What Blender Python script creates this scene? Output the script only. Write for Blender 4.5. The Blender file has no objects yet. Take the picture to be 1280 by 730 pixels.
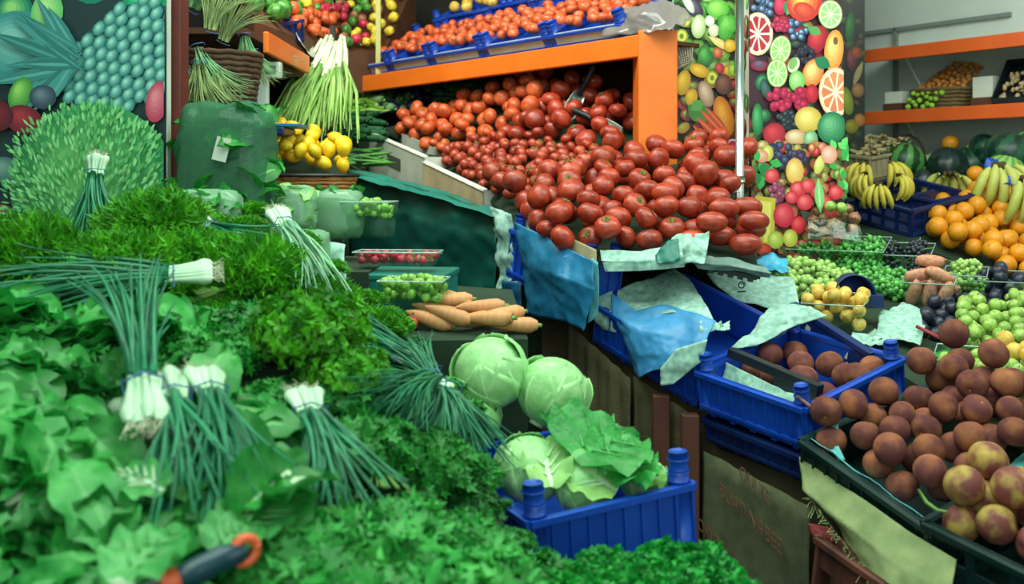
import bpy, math, random
from mathutils import Vector, Matrix, noise
from mathutils.bvhtree import BVHTree
S = bpy.context.scene
COL = S.collection
PI = math.pi
R = random.Random(11)
EYE, F = 1.6, 1250.0

# ---------------------------------------------------------------- camera, sky, lamps, exposure
cam = bpy.data.objects.new('camera', bpy.data.cameras.new('camera'))
COL.objects.link(cam)
cam.location = (0, 0, EYE)
cam.rotation_euler = (PI / 2, 0, 0)
cam.data.sensor_width = 36
cam.data.lens = 36 * F / 1280
cam.data.shift_y = -145 / 1280
cam.data.clip_start = 0.05
cam.data.dof.use_dof = True
cam.data.dof.focus_distance = 2.9
cam.data.dof.aperture_fstop = 3.4
S.camera = cam
S.view_settings.view_transform = 'Standard'
S.view_settings.look = 'None'
S.view_settings.gamma = 1
S.view_settings.use_curve_mapping = False
S.view_settings.exposure = 0.0
W = bpy.data.worlds.new('world')
S.world = W
W.use_nodes = True
W.node_tree.nodes['Background'].inputs[0].default_value = (0.62, 1.0, 0.80, 1)
W.node_tree.nodes['Background'].inputs[1].default_value = 0.42


def area(name, loc, to, sx, sy, power, col):
    l = bpy.data.lights.new(name, 'AREA')
    l.shape = 'RECTANGLE'
    l.size, l.size_y, l.energy, l.color = sx, sy, power, col
    o = bpy.data.objects.new(name, l)
    COL.objects.link(o)
    o.location = loc
    o.rotation_euler = (Vector(to) - Vector(loc)).to_track_quat('-Z', 'Y').to_euler()


area('tube_lamp_front', (-0.2, 1.3, 3.3), (-0.1, 1.7, 1.1), 2.2, 1.0, 46, (0.78, 1.0, 0.84))
area('tube_lamp_middle', (0.0, 2.6, 3.5), (0.35, 3.4, 1.4), 2.2, 0.8, 38, (0.90, 1.0, 0.86))
area('tube_lamp_side', (1.9, 2.4, 3.3), (1.4, 3.6, 1.3), 1.6, 0.8, 40, (0.88, 1.0, 0.90))
area('tube_lamp_rear', (-0.9, 3.4, 3.4), (-0.6, 4.8, 1.9), 1.6, 0.6, 48, (1.0, 0.98, 0.84))

area('front_fill', (0.2, -1.3, 2.3), (0.1, 4.5, 1.7), 3.2, 1.6, 38, (0.86, 1.0, 0.93))  # unseen fill added behind the camera to brighten the goods under the shelf


# ---------------------------------------------------------------- helpers
def P(px, py, Y):
    """a point of the place, from where it shows at the photograph's standpoint and its distance"""
    return Vector(((px - 640) * Y / F, Y, EYE - (py - 220) * Y / F))


def pix(p):
    return 640 + F * p.x / p.y, 220 - F * (p.z - EYE) / p.y


def lin(c):
    return tuple((x / 255 / 12.92 if x <= 10 else ((x / 255 + 0.055) / 1.055) ** 2.4) for x in c)


def mat(name, c1, c2=None, scale=18, rough=0.5, rnd=0.0, bump=0.0, bscale=60, var=0.0, transl=0.0, metal=0.0,
        lo=0.35, hi=0.65, spec=0.5, shift=False, attr=None, stretch=None, coat=0.0, sub=0.0, emit=0.0):
    m = bpy.data.materials.new(name)
    m.use_nodes = True
    n, l = m.node_tree.nodes, m.node_tree.links
    b = n['Principled BSDF']
    out = n['Material Output']
    tc = n.new('ShaderNodeTexCoord')
    vec = tc.outputs['Object']
    if stretch:
        mp = n.new('ShaderNodeMapping')
        mp.inputs['Scale'].default_value = stretch
        l.new(vec, mp.inputs['Vector'])
        vec = mp.outputs[0]
    oi = None
    if rnd or shift:
        oi = n.new('ShaderNodeObjectInfo')
    if attr:
        a = n.new('ShaderNodeAttribute')
        a.attribute_name = attr
        col = a.outputs['Color']
    elif c2 is None:
        v = n.new('ShaderNodeRGB')
        v.outputs[0].default_value = (*lin(c1), 1)
        col = v.outputs[0]
    else:
        t = n.new('ShaderNodeTexNoise')
        t.noise_dimensions = '4D'
        t.inputs['Scale'].default_value = scale
        t.inputs['Detail'].default_value = 3
        l.new(vec, t.inputs['Vector'])
        if shift:
            mm = n.new('ShaderNodeMath')
            mm.operation = 'MULTIPLY'
            mm.inputs[1].default_value = 40
            l.new(oi.outputs['Random'], mm.inputs[0])
            l.new(mm.outputs[0], t.inputs['W'])
        r = n.new('ShaderNodeValToRGB')
        e = r.color_ramp.elements
        e[0].position, e[1].position = lo, hi
        e[0].color, e[1].color = (*lin(c1), 1), (*lin(c2), 1)
        l.new(t.outputs['Fac'], r.inputs[0])
        col = r.outputs[0]
    if rnd or var:
        h = n.new('ShaderNodeHueSaturation')
        l.new(col, h.inputs['Color'])
        src = None
        if var:
            a = n.new('ShaderNodeAttribute')
            a.attribute_name = 'var'
            src = a.outputs['Fac']
            k = var
        else:
            src, k = oi.outputs['Random'], rnd
        mr = n.new('ShaderNodeMapRange')
        mr.inputs['To Min'].default_value, mr.inputs['To Max'].default_value = 1 - k, 1 + k
        l.new(src, mr.inputs['Value'])
        l.new(mr.outputs[0], h.inputs['Value'])
        if rnd and var:
            h2 = n.new('ShaderNodeHueSaturation')
            mr2 = n.new('ShaderNodeMapRange')
            mr2.inputs['To Min'].default_value, mr2.inputs['To Max'].default_value = 1 - rnd, 1 + rnd
            l.new(oi.outputs['Random'], mr2.inputs['Value'])
            l.new(mr2.outputs[0], h2.inputs['Value'])
            l.new(h.outputs[0], h2.inputs['Color'])
            h = h2
        col = h.outputs[0]
    l.new(col, b.inputs['Base Color'])
    b.inputs['Roughness'].default_value = rough
    b.inputs['Metallic'].default_value = metal
    b.inputs['Specular IOR Level'].default_value = spec
    b.inputs['Coat Weight'].default_value = coat
    if sub:
        b.inputs['Subsurface Weight'].default_value = sub
        b.inputs['Subsurface Scale'].default_value = 0.01
    if bump:
        t2 = n.new('ShaderNodeTexNoise')
        t2.inputs['Scale'].default_value = bscale
        l.new(vec, t2.inputs['Vector'])
        bp = n.new('ShaderNodeBump')
        bp.inputs['Strength'].default_value = bump
        bp.inputs['Distance'].default_value = 0.01
        l.new(t2.outputs['Fac'], bp.inputs['Height'])
        l.new(bp.outputs[0], b.inputs['Normal'])
    if emit:
        l.new(col, b.inputs['Emission Color'])
        b.inputs['Emission Strength'].default_value = emit
    if transl:
        tr = n.new('ShaderNodeBsdfTranslucent')
        l.new(col, tr.inputs['Color'])
        mx = n.new('ShaderNodeMixShader')
        mx.inputs[0].default_value = transl
        l.new(b.outputs[0], mx.inputs[1])
        l.new(tr.outputs[0], mx.inputs[2])
        l.new(mx.outputs[0], out.inputs['Surface'])
    return m


def clear_mat(name, tint=(235, 250, 245), gl=0.14, body=None, bodyf=0.0):
    m = bpy.data.materials.new(name)
    m.use_nodes = True
    n, l = m.node_tree.nodes, m.node_tree.links
    n.remove(n['Principled BSDF'])
    t = n.new('ShaderNodeBsdfTransparent')
    t.inputs[0].default_value = (*lin(tint), 1)
    g = n.new('ShaderNodeBsdfGlossy')
    g.inputs['Roughness'].default_value = 0.12
    g.inputs['Color'].default_value = (0.9, 1, 0.95, 1)
    mx = n.new('ShaderNodeMixShader')
    mx.inputs[0].default_value = gl
    l.new(t.outputs[0], mx.inputs[1])
    l.new(g.outputs[0], mx.inputs[2])
    res = mx.outputs[0]
    if body:
        d = n.new('ShaderNodeBsdfDiffuse')
        d.inputs[0].default_value = (*lin(body), 1)
        m2 = n.new('ShaderNodeMixShader')
        m2.inputs[0].default_value = bodyf
        l.new(res, m2.inputs[1])
        l.new(d.outputs[0], m2.inputs[2])
        res = m2.outputs[0]
    l.new(res, n['Material Output'].inputs['Surface'])
    return m


KIDS = {}


def kid(parent, o):
    o.parent = parent
    KIDS.setdefault(parent.name, []).append(o)


class MB:
    def __init__(s):
        s.v, s.f, s.m, s.var, s.col = [], [], [], [], []
        s.hasvar = False

    def add(s, vs, fs, mi=0, var=None, M=None):
        o = len(s.v)
        if M is not None:
            vs = [M @ Vector(q) for q in vs]
        s.v.extend(tuple(q) for q in vs)
        s.f.extend(tuple(i + o for i in q) for q in fs)
        s.m.extend([mi] * len(fs))
        if var is not None:
            s.hasvar = True
        s.var.extend([0.5 if var is None else var] * len(vs))
        return s

    def box(s, x0, x1, y0, y1, z0, z1, mi=0, M=None):
        v = [(x, y, z) for z in (z0, z1) for y in (y0, y1) for x in (x0, x1)]
        return s.add(v, [(0, 2, 3, 1), (4, 5, 7, 6), (0, 1, 5, 4), (2, 6, 7, 3), (0, 4, 6, 2), (1, 3, 7, 5)], mi, None, M)

    def tube(s, pts, rad, n=8, mi=0, var=None, cap=True, M=None):
        pts = [Vector(p) for p in pts]
        if not hasattr(rad, '__len__'):
            rad = [rad] * len(pts)
        vs, fs = [], []
        up = Vector((0.13, 0.31, 0.94))
        for i, p in enumerate(pts):
            d = (pts[min(i + 1, len(pts) - 1)] - pts[max(i - 1, 0)]).normalized()
            a = d.cross(up)
            if a.length < 1e-3:
                a = d.cross(Vector((1, 0, 0)))
            a.normalize()
            b = a.cross(d)
            up = b
            for k in range(n):
                t = 2 * PI * k / n
                vs.append(p + (a * math.cos(t) + b * math.sin(t)) * rad[i])
        for i in range(len(pts) - 1):
            for k in range(n):
                k2 = (k + 1) % n
                fs.append((i * n + k, i * n + k2, (i + 1) * n + k2, (i + 1) * n + k))
        if cap:
            fs.append(tuple(range(n)))
            fs.append(tuple((len(pts) - 1) * n + k for k in reversed(range(n))))
        return s.add(vs, fs, mi, var, M)

    def ball(s, fn, nu=16, nv=10, mi=0, var=None, M=None):
        """fn(theta, phi) -> point; theta around, phi from the bottom -pi/2 to the top"""
        vs, fs = [Vector(fn(0, -PI / 2))], []
        for j in range(1, nv):
            ph = -PI / 2 + PI * j / nv
            for i in range(nu):
                vs.append(Vector(fn(2 * PI * i / nu, ph)))
        vs.append(Vector(fn(0, PI / 2)))
        for i in range(nu):
            fs.append((0, 1 + (i + 1) % nu, 1 + i))
            fs.append((len(vs) - 1, 1 + (nv - 2) * nu + i, 1 + (nv - 2) * nu + (i + 1) % nu))
        for j in range(nv - 2):
            for i in range(nu):
                i2 = (i + 1) % nu
                fs.append((1 + j * nu + i, 1 + j * nu + i2, 1 + (j + 1) * nu + i2, 1 + (j + 1) * nu + i))
        return s.add(vs, fs, mi, var, M)

    def ell(s, c, rx, ry, rz, nu=12, nv=8, mi=0, var=None, M=None):
        c = Vector(c)
        return s.ball(lambda t, p: c + Vector((rx * math.cos(p) * math.cos(t), ry * math.cos(p) * math.sin(t), rz * math.sin(p))), nu, nv, mi, var, M)

    def grid(s, rows, mi=0, var=None, M=None):
        nr, nc = len(rows), len(rows[0])
        vs = [p for r in rows for p in r]
        fs = [(j * nc + i, (j + 1) * nc + i, (j + 1) * nc + i + 1, j * nc + i + 1) for j in range(nr - 1) for i in range(nc - 1)]
        return s.add(vs, fs, mi, var, M)

    def mesh(s, name, mats, smooth=True):
        me = bpy.data.meshes.new(name)
        me.from_pydata(s.v, [], s.f)
        if not isinstance(mats, (list, tuple)):
            mats = [mats]
        for q in mats:
            me.materials.append(q)
        me.polygons.foreach_set('material_index', s.m)
        me.polygons.foreach_set('use_smooth', [smooth] * len(s.f))
        if s.hasvar:
            a = me.attributes.new('var', 'FLOAT', 'POINT')
            a.data.foreach_set('value', s.var)
        me.update()
        return me

    def build(s, name, mats, parent=None, smooth=True, bevel=0.0, M=None, solid=0.0):
        o = bpy.data.objects.new(name, s.mesh(name, mats, smooth))
        COL.objects.link(o)
        if parent is not None:
            kid(parent, o)
        if M is not None:
            o.matrix_world = M
        if solid:
            md = o.modifiers.new('thickness', 'SOLIDIFY')
            md.thickness = solid
            md.offset = 0
        if bevel:
            md = o.modifiers.new('bevel', 'BEVEL')
            md.width = bevel
            md.segments = 2
            md.limit_method = 'ANGLE'
        return o


def tag(o, label, cat, group=None):
    o['label'], o['category'] = label, cat
    if group:
        o['group'] = group
    return o


def struct(o):
    o['kind'] = 'structure'
    return o


def thing(name, label, cat, M=None, group=None):
    o = bpy.data.objects.new(name, None)
    o.empty_display_size = 0.05
    COL.objects.link(o)
    if M is not None:
        o.matrix_world = M if isinstance(M, Matrix) else Matrix.Translation(M)
    return tag(o, label, cat, group)


def dup(o, M, label=None, group=None, parent=None):
    c = o.copy()
    COL.objects.link(c)
    if parent is None:
        c.matrix_world = M
        if label:
            c['label'] = label
        if group:
            c['group'] = group
    else:
        kid(parent, c)
        c.matrix_basis = o.matrix_basis.copy()
    for ch in KIDS.get(o.name, ()):
        dup(ch, None, parent=c)
    return c


class Proto:
    """a first instance that is moved into place on its first use and copied with its parts afterwards"""
    def __init__(s, root):
        s.root, s.used = root, False

    def put(s, M, label=None, group=None):
        if not s.used:
            s.used = True
            s.root.matrix_world = M
            if label:
                s.root['label'] = label
            if group:
                s.root['group'] = group
            return s.root
        return dup(s.root, M, label, group)

    def drop(s):
        if not s.used:
            for c in list(s.root.children):
                for g in list(c.children):
                    bpy.data.objects.remove(g)
                bpy.data.objects.remove(c)
            bpy.data.objects.remove(s.root)


PROTOS = []


def proto(root):
    p = Proto(root)
    PROTOS.append(p)
    return p


def frame(o, x, y, z, s=1.0):
    sx, sy, sz = s if hasattr(s, '__len__') else (s, s, s)
    return Matrix(((x[0] * sx, y[0] * sy, z[0] * sz, o[0]), (x[1] * sx, y[1] * sy, z[1] * sz, o[1]), (x[2] * sx, y[2] * sy, z[2] * sz, o[2]), (0, 0, 0, 1)))


def aim(o, xdir, up=(0, 0, 1), s=1.0):
    x = Vector(xdir).normalized()
    z = Vector(up)
    y = z.cross(x).normalized()
    z = x.cross(y)
    return frame(o, x, y, z, s)


def rotM(o, s=1.0, tilt=PI):
    """random turn; tilt bounds how far the top may lean"""
    q = Matrix.Rotation(R.uniform(0, 2 * PI), 4, 'Z') @ Matrix.Rotation(R.uniform(-tilt, tilt), 4, 'X') @ Matrix.Rotation(R.uniform(0, 2 * PI), 4, 'Z')
    sc = Matrix.Diagonal((*(s if hasattr(s, '__len__') else (s, s, s)), 1))
    return Matrix.Translation(o) @ q @ sc


class Bed:
    """a produce display surface given as rows (back to front) of points"""
    def __init__(s, rows):
        s.g = [[P(*q) if not isinstance(q, Vector) else q for q in r] for r in rows]
        s.nr, s.nc = len(s.g), len(s.g[0])
        vs = [p for r in s.g for p in r]
        fs = [(j * s.nc + i, (j + 1) * s.nc + i, (j + 1) * s.nc + i + 1, j * s.nc + i + 1) for j in range(s.nr - 1) for i in range(s.nc - 1)]
        tri = [t for f in fs for t in ((f[0], f[1], f[2]), (f[0], f[2], f[3]))]
        s.bvh = BVHTree.FromPolygons([tuple(v) for v in vs], tri)
        s.cells = [(i, j) for j in range(s.nr - 1) for i in range(s.nc - 1)]
        s.w = []
        for i, j in s.cells:
            a, b, c, d = s.g[j][i], s.g[j][i + 1], s.g[j + 1][i], s.g[j + 1][i + 1]
            s.w.append(((b - a).cross(c - a).length + (b - d).cross(c - d).length) / 2)

    def at(s, i, j, u, v):
        a, b, c, d = s.g[j][i], s.g[j][i + 1], s.g[j + 1][i], s.g[j + 1][i + 1]
        return a * (1 - u) * (1 - v) + b * u * (1 - v) + c * (1 - u) * v + d * u * v

    def rnd(s):
        i, j = R.choices(s.cells, s.w)[0]
        return s.at(i, j, R.random(), R.random())

    def ray(s, px, py):
        d = (P(px, py, 1) - Vector((0, 0, EYE))).normalized()
        h = s.bvh.ray_cast(Vector((0, 0, EYE)), d)
        if h[0] is None:
            h = s.bvh.find_nearest(P(px, py, 2.0))
        n = h[1] if h[1].z > 0 else -h[1]
        return h[0], n

    def below(s, p):
        h = s.bvh.ray_cast(Vector((p.x, p.y, 5)), Vector((0, 0, -1)))
        return h[0]

    def slab(s, name, m, th, label, cat):
        mb = MB()
        n = s.nr * s.nc
        vs = [p - Vector((0, 0, .016)) for r in s.g for p in r]
        vs += [p - Vector((0, 0, th)) for p in vs]
        fs = []
        for j in range(s.nr - 1):
            for i in range(s.nc - 1):
                a, b, c, d = j * s.nc + i, (j + 1) * s.nc + i, (j + 1) * s.nc + i + 1, j * s.nc + i + 1
                fs += [(a, b, c, d), (n + d, n + c, n + b, n + a)]
        ring = list(range(s.nc)) + [j * s.nc + s.nc - 1 for j in range(1, s.nr)] + [(s.nr - 1) * s.nc + i for i in reversed(range(s.nc - 1))] + [j * s.nc for j in reversed(range(1, s.nr - 1))]
        for k in range(len(ring)):
            a, b = ring[k], ring[(k + 1) % len(ring)]
            fs.append((a, b, n + b, n + a))
        mb.add(vs, fs)
        return tag(mb.build(name, m, smooth=False), label, cat)

    def solid(s, name, m, zlow, down=0.0, label=None, cat=None):
        mb = MB()
        top = [[p - Vector((0, 0, down)) for p in r] for r in s.g]
        mb.grid(top)
        ring = [top[0][i] for i in range(s.nc)] + [top[j][-1] for j in range(1, s.nr)] + [top[-1][i] for i in reversed(range(s.nc - 1))] + [top[j][0] for j in reversed(range(1, s.nr - 1))]
        n = len(ring)
        vs = ring + [Vector((p.x, p.y, zlow)) for p in ring]
        mb.add(vs, [(i, (i + 1) % n, n + (i + 1) % n, n + i) for i in range(n)] + [tuple(range(n, 2 * n))])
        o = mb.build(name, m, smooth=False)
        return tag(o, label, cat) if label else o


def pile(bed, rfn, cap, n=4000, mask=None, sink=0.05, old=None, maxn=400, edge=None):
    """drop balls at random on the bed until it is covered about one layer deep -> [(centre, radius)]"""
    cell = 0.11
    H = {}
    out = []

    def near(x, y):
        cx, cy = int(x // cell), int(y // cell)
        for a in (-1, 0, 1):
            for b in (-1, 0, 1):
                yield from H.get((cx + a, cy + b), ())

    for c in (old or []):
        H.setdefault((int(c[0].x // cell), int(c[0].y // cell)), []).append(c)
    fail = 0
    while fail < n and len(out) < maxn:
        best = None
        for _ in range(6):
            p = bed.rnd()
            if mask and not mask(p):
                continue
            r = rfn(p)
            z0 = p.z + r * (1 - sink)
            z = z0
            for c, rc in near(p.x, p.y):
                d2 = (c.x - p.x) ** 2 + (c.y - p.y) ** 2
                q = (r + rc) ** 2 * 0.96
                if d2 < q:
                    z = max(z, c.z + math.sqrt(q - d2))
            h = z - z0
            if best is None or h / r < best[0]:
                best = (h / r, Vector((p.x, p.y, z)), r)
        if best is None or best[0] > cap:
            fail += 6
            continue
        fail = 0
        e = (best[1], best[2])
        out.append(e)
        H.setdefault((int(e[0].x // cell), int(e[0].y // cell)), []).append(e)
    return out


def inpoly(px, py, poly):
    r = False
    for i in range(len(poly)):
        (x1, y1), (x2, y2) = poly[i - 1], poly[i]
        if (y1 > py) != (y2 > py) and px < (x2 - x1) * (py - y1) / (y2 - y1) + x1:
            r = not r
    return r

# ---------------------------------------------------------------- materials
m_floor = mat('floor_concrete', (70, 72, 66), (92, 92, 84), 6, 0.8)
m_white = mat('white_wall_paint', (196, 200, 192), (206, 209, 202), 3, 0.7)
m_dark = mat('dark_wall', (34, 36, 28), (48, 46, 36), 5, 0.8)
m_orange = mat('orange_paint', (222, 104, 22), (232, 116, 30), 6, 0.45, bump=0.05)
m_orange2 = mat('orange_metal', (222, 92, 36), (230, 100, 42), 6, 0.4)
m_brown = mat('brown_board', (74, 40, 18), (92, 50, 22), 5, 0.7)
m_tarp = mat('green_tarp', (8, 66, 58), (14, 84, 72), 7, 0.42, bump=0.35, bscale=9)
m_tarp2 = mat('green_plastic_box', (14, 100, 88), (22, 116, 102), 5, 0.38)
m_base = mat('dark_stall_cloth', (20, 42, 26), (32, 56, 34), 10, 0.9)
m_stallbrown = mat('brown_stall_cloth', (58, 50, 34), (80, 66, 44), 8, 0.9, bump=0.4, bscale=14)
m_burlap = mat('burlap', (76, 82, 58), (96, 98, 70), 26, 0.95, bump=0.15, bscale=300)
m_burlap2 = mat('pale_burlap', (128, 144, 96), (152, 164, 112), 20, 0.95, bump=0.15, bscale=280)
m_redink = mat('faded_red_ink', (126, 74, 54), (104, 84, 60), 60, 0.95)
m_wood = mat('red_brown_wood', (66, 36, 28), (104, 56, 42), 12, 0.7, stretch=(1, 1, 0.1))
m_steel = mat('steel', (178, 188, 184), None, rough=0.25, metal=0.85)
m_blue = mat('blue_crate', (18, 66, 172), (24, 80, 190), 9, 0.38)
m_navy = mat('navy_crate', (14, 34, 84), (20, 44, 100), 9, 0.4)
m_dkgreen = mat('dark_green_crate', (14, 40, 40), (22, 52, 50), 9, 0.4)
m_black = mat('black_crate', (16, 22, 28), (24, 32, 38), 9, 0.45)
m_card = mat('cardboard', (160, 146, 112), (182, 168, 132), 10, 0.9)
m_cardw = mat('white_card', (190, 194, 182), (206, 208, 196), 10, 0.85)
m_news = mat('newsprint', (122, 164, 150), (166, 202, 188), 60, 0.85, rnd=0.06)
m_bagblue = mat('blue_plastic_bag', (36, 120, 168), (56, 142, 188), 9, 0.3, bump=0.35, bscale=28, transl=0.25)
m_bagblue2 = mat('blue_sheet', (62, 144, 200), (76, 158, 212), 12, 0.4, bump=0.15, bscale=40, transl=0.2)
m_teal = mat('teal_paper', (88, 190, 196), (128, 210, 210), 20, 0.6, transl=0.2)
m_clear = clear_mat('clear_plastic')
m_clearg = clear_mat('bag_film', (205, 236, 218), 0.06, (150, 200, 160), 0.5)
m_net = clear_mat('net_bag_film', (170, 215, 190), 0.02, (84, 140, 108), 0.4)

# ---------------------------------------------------------------- the setting
SHA = Vector((0.46, 3.6, 0))
SU = Vector((-1.305, 1.6, 0)).normalized()
SN = Vector((SU.y, -SU.x, 0))          # away from the customer


def slab(name, a, b, z0, z1, th, m):
    """an upright wall from a to b, its thickness behind"""
    a, b = Vector(a), Vector(b)
    d = (b - a).normalized()
    n = Vector((d.y, -d.x, 0)) * th
    if n.y < 0:
        n = -n
    vs = [Vector((p.x, p.y, z)) for z in (z0, z1) for p in (a, b, b + n, a + n)]
    mb = MB().add(vs, [(0, 1, 5, 4), (1, 2, 6, 5), (2, 3, 7, 6), (3, 0, 4, 7), (0, 3, 2, 1), (4, 5, 6, 7)])
    return struct(mb.build(name, m, smooth=False))


fl = MB().box(-5, 6, -1.5, 9, -0.05, 0)
struct(fl.build('floor', m_floor, smooth=False))
slab('wall_back', (1.12, 4.14, 0), (-1.9, 7.85, 0), 0, 4, 0.1, m_dark)
slab('wall_left', (-1.75, 2.2, 0), (-1.75, 7.6, 0), 0, 4, 0.1, m_dark)
WD = Vector((0.576, -0.817, 0))
WN = Vector((0.817, 0.576, 0))
WA = Vector((1.81, 5.2, 0))
slab('wall_right', WA + WN * 0.34 - WD * 1.3, WA + WN * 0.34 + WD * 3.6, 0, 4, 0.1, m_white)
tr = MB()
c0 = WA + WN * 0.325
M0 = aim(c0, WD)
tr.box(-0.5, 0.62, -0.012, 0.012, 2.38, 2.40, 0, M0)
tr.box(-0.02, 0.0, -0.012, 0.012, 0.4, 2.40, 0, M0)
struct(tr.build('trim_1', mat('grey_trim', (120, 128, 122), None), smooth=False))

# ---------------------------------------------------------------- the stands under the produce
tomato_rows = [
    [(478, 156, 5.0), (580, 138, 4.7), (655, 112, 4.4), (730, 130, 4.1), (800, 165, 3.85), (935, 215, 3.4)],
    [(530, 190, 4.5), (600, 196, 4.1), (680, 198, 3.8), (750, 208, 3.6), (830, 225, 3.45), (935, 262, 3.15)],
    [(612, 243, 3.65), (650, 280, 3.2), (700, 314, 2.9), (770, 321, 2.85), (850, 314, 2.85), (948, 330, 2.8)]]
BT = Bed(tomato_rows)
_t = BT.slab('produce_stand', m_base, .012, 'long sloping stand under the tomato heap', 'produce stand')
_b = Bed([BT.g[0], [p.lerp(q, .75) for p, q in zip(BT.g[0], BT.g[1])]]).solid('base', m_base, 0.0, .06, None, None)
kid(_t, _b)

green_rows = [
    [(-120, 285, 2.25), (80, 290, 2.3), (200, 252, 2.4), (330, 262, 2.5), (420, 330, 2.4), (475, 385, 2.3)],
    [(-120, 385, 1.9), (100, 378, 1.95), (230, 350, 2.05), (350, 362, 2.1), (450, 418, 2.1), (535, 440, 2.1)],
    [(-120, 500, 1.55), (100, 495, 1.6), (250, 488, 1.65), (400, 478, 1.75), (500, 500, 1.85), (570, 540, 1.9)],
    [(-120, 625, 1.3), (100, 620, 1.35), (280, 612, 1.4), (430, 615, 1.5), (560, 630, 1.6), (640, 662, 1.68)],
    [(-140, 800, 1.05), (150, 800, 1.1), (330, 800, 1.15), (520, 800, 1.22), (640, 800, 1.28), (700, 800, 1.3)]]
BG = Bed(green_rows)
BG.solid('produce_stand', m_base, 0.0, 0.015, 'wide sloping stand under the leafy greens on the left', 'produce stand')
BF = Bed([[(655, 712, 1.69), (760, 700, 1.71), (880, 700, 1.74), (970, 738, 1.76)],
          [(700, 830, 1.31), (760, 830, 1.33), (870, 820, 1.38), (1000, 810, 1.42)]])
BF.solid('produce_stand', m_base, 0.0, 0.015, 'low stand under the parsley at the front edge', 'produce stand')
# low shelf that carries the cabbage crate
BC = Bed([[Vector((-0.17, 2.2, 0.835)), Vector((0.14, 2.36, 0.835))], [Vector((0.03, 1.76, 0.835)), Vector((0.34, 1.91, 0.835))]])
BC.solid('crate_table', m_base, 0.0, 0.0, 'low table under the blue cabbage crate', 'table')
# ledge with the green box and carrots
BL = Bed([[(400, 362, 2.95), (500, 352, 2.95), (640, 362, 2.95)], [(420, 420, 2.28), (530, 426, 2.25), (660, 424, 2.28)]])
BL.solid('produce_ledge', m_base, 0.0, 0.0, 'ledge behind the greens under the carrots and green box', 'ledge')
B2 = Bed([[(430, 120, 5.6), (520, 120, 5.3), (600, 114, 4.98), (640, 112, 4.85)], [(428, 170, 5.0), (475, 168, 5.04), (575, 150, 4.88), (622, 134, 4.75)]])
B2.solid('produce_stand', m_base, 0.0, 0.03, 'sloping stand under the beans and aubergines below the shelf', 'produce stand')
B3 = Bed([[(300, 95, 4.9), (380, 95, 4.95), (426, 122, 5.2)], [(315, 228, 3.75), (400, 232, 3.8), (458, 200, 4.35)]])
B3.solid('produce_stand', m_base, 0.0, 0.03, 'sloping corner stand under the leeks and lemons', 'produce stand')
BO = Bed([[(1040, 222, 5.0), (1160, 232, 5.0), (1300, 222, 4.7)], [(1050, 272, 4.35), (1160, 276, 4.3), (1300, 290, 4.15)], [(1060, 302, 3.98), (1170, 316, 3.8), (1320, 380, 3.55)]])
BO.solid('produce_stand', m_base, 0.0, 0.0, 'sloping stand under the oranges and bananas', 'produce stand')
BM = Bed([[(955, 316, 3.45), (1060, 318, 3.75), (1170, 322, 3.7), (1320, 366, 3.5)],
          [(900, 352, 3.16), (1010, 392, 2.98), (1150, 438, 2.75), (1340, 520, 2.4)],
          [(985, 398, 2.92), (1080, 440, 2.72), (1210, 520, 2.38), (1360, 620, 2.05)]])
BM.solid('produce_stand', m_base, 0.0, 0.0, 'stand under the punnets behind the front crates', 'produce stand')

# ---------------------------------------------------------------- main orange shelf
sh = thing('display_shelf', 'orange wooden shelf with orange end post above the tomatoes', 'shelf', aim(SHA, SU))
b = MB().box(-0.02, 2.02, -0.62, 0.0, 2.085, 2.10)
b.build('shelf_board', m_brown, sh, smooth=False)
MB().box(-0.005, 2.02, -0.02, 0.012, 2.028, 2.108).build('front_lip', m_orange, sh, smooth=False, bevel=0.004)
MB().box(0.1, 2.0, -0.6, -0.57, 1.6, 2.085).build('back_panel', m_brown, sh, smooth=False)
Mi = aim(SHA, SU).inverted()
MB().box(0.452, 0.592, 3.575, 3.74, 1.3, 2.122, 0, Mi).build('end_post', m_orange, sh, smooth=False, bevel=0.004)
# second orange shelf along the left wall
s2 = thing('display_shelf', 'orange shelf on the left wall running to the corner', 'shelf', Vector((-0.86, 4.25, 0)))
MB().box(-0.02, 0.0, -0.72, 0.0, 2.035, 2.11).build('front_lip', m_orange, s2, smooth=False, bevel=0.004)
MB().box(-0.6, -0.02, -0.95, 0.9, 2.07, 2.09).build('shelf_board', m_brown, s2, smooth=False)
# two shelves on the white wall
for k, (z, lab) in enumerate(((2.235, 'upper orange wall shelf, bare, on the white wall'), (1.915, 'lower orange wall shelf holding baskets on the white wall'))):
    t = thing('display_shelf', lab, 'shelf', aim(WA + Vector((0, 0, z)), WD))
    MB().box(-0.03, 1.4, 0.0, 0.33, -0.012, 0.01).build('shelf_board', m_white, t, smooth=False)
    MB().box(-0.03, 1.4, -0.015, 0.005, -0.05, 0.015).build('front_lip', m_orange2, t, smooth=False, bevel=0.003)
    for x in (0.22, 0.85):
        MB().tube([(x, 0.32, -0.3), (x, 0.06, -0.03)], 0.006, 6).build('bracket', m_white, t)


# ---------------------------------------------------------------- printed panels
m_print = mat('print', (0, 0, 0), attr='Col', rough=0.35)


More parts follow.
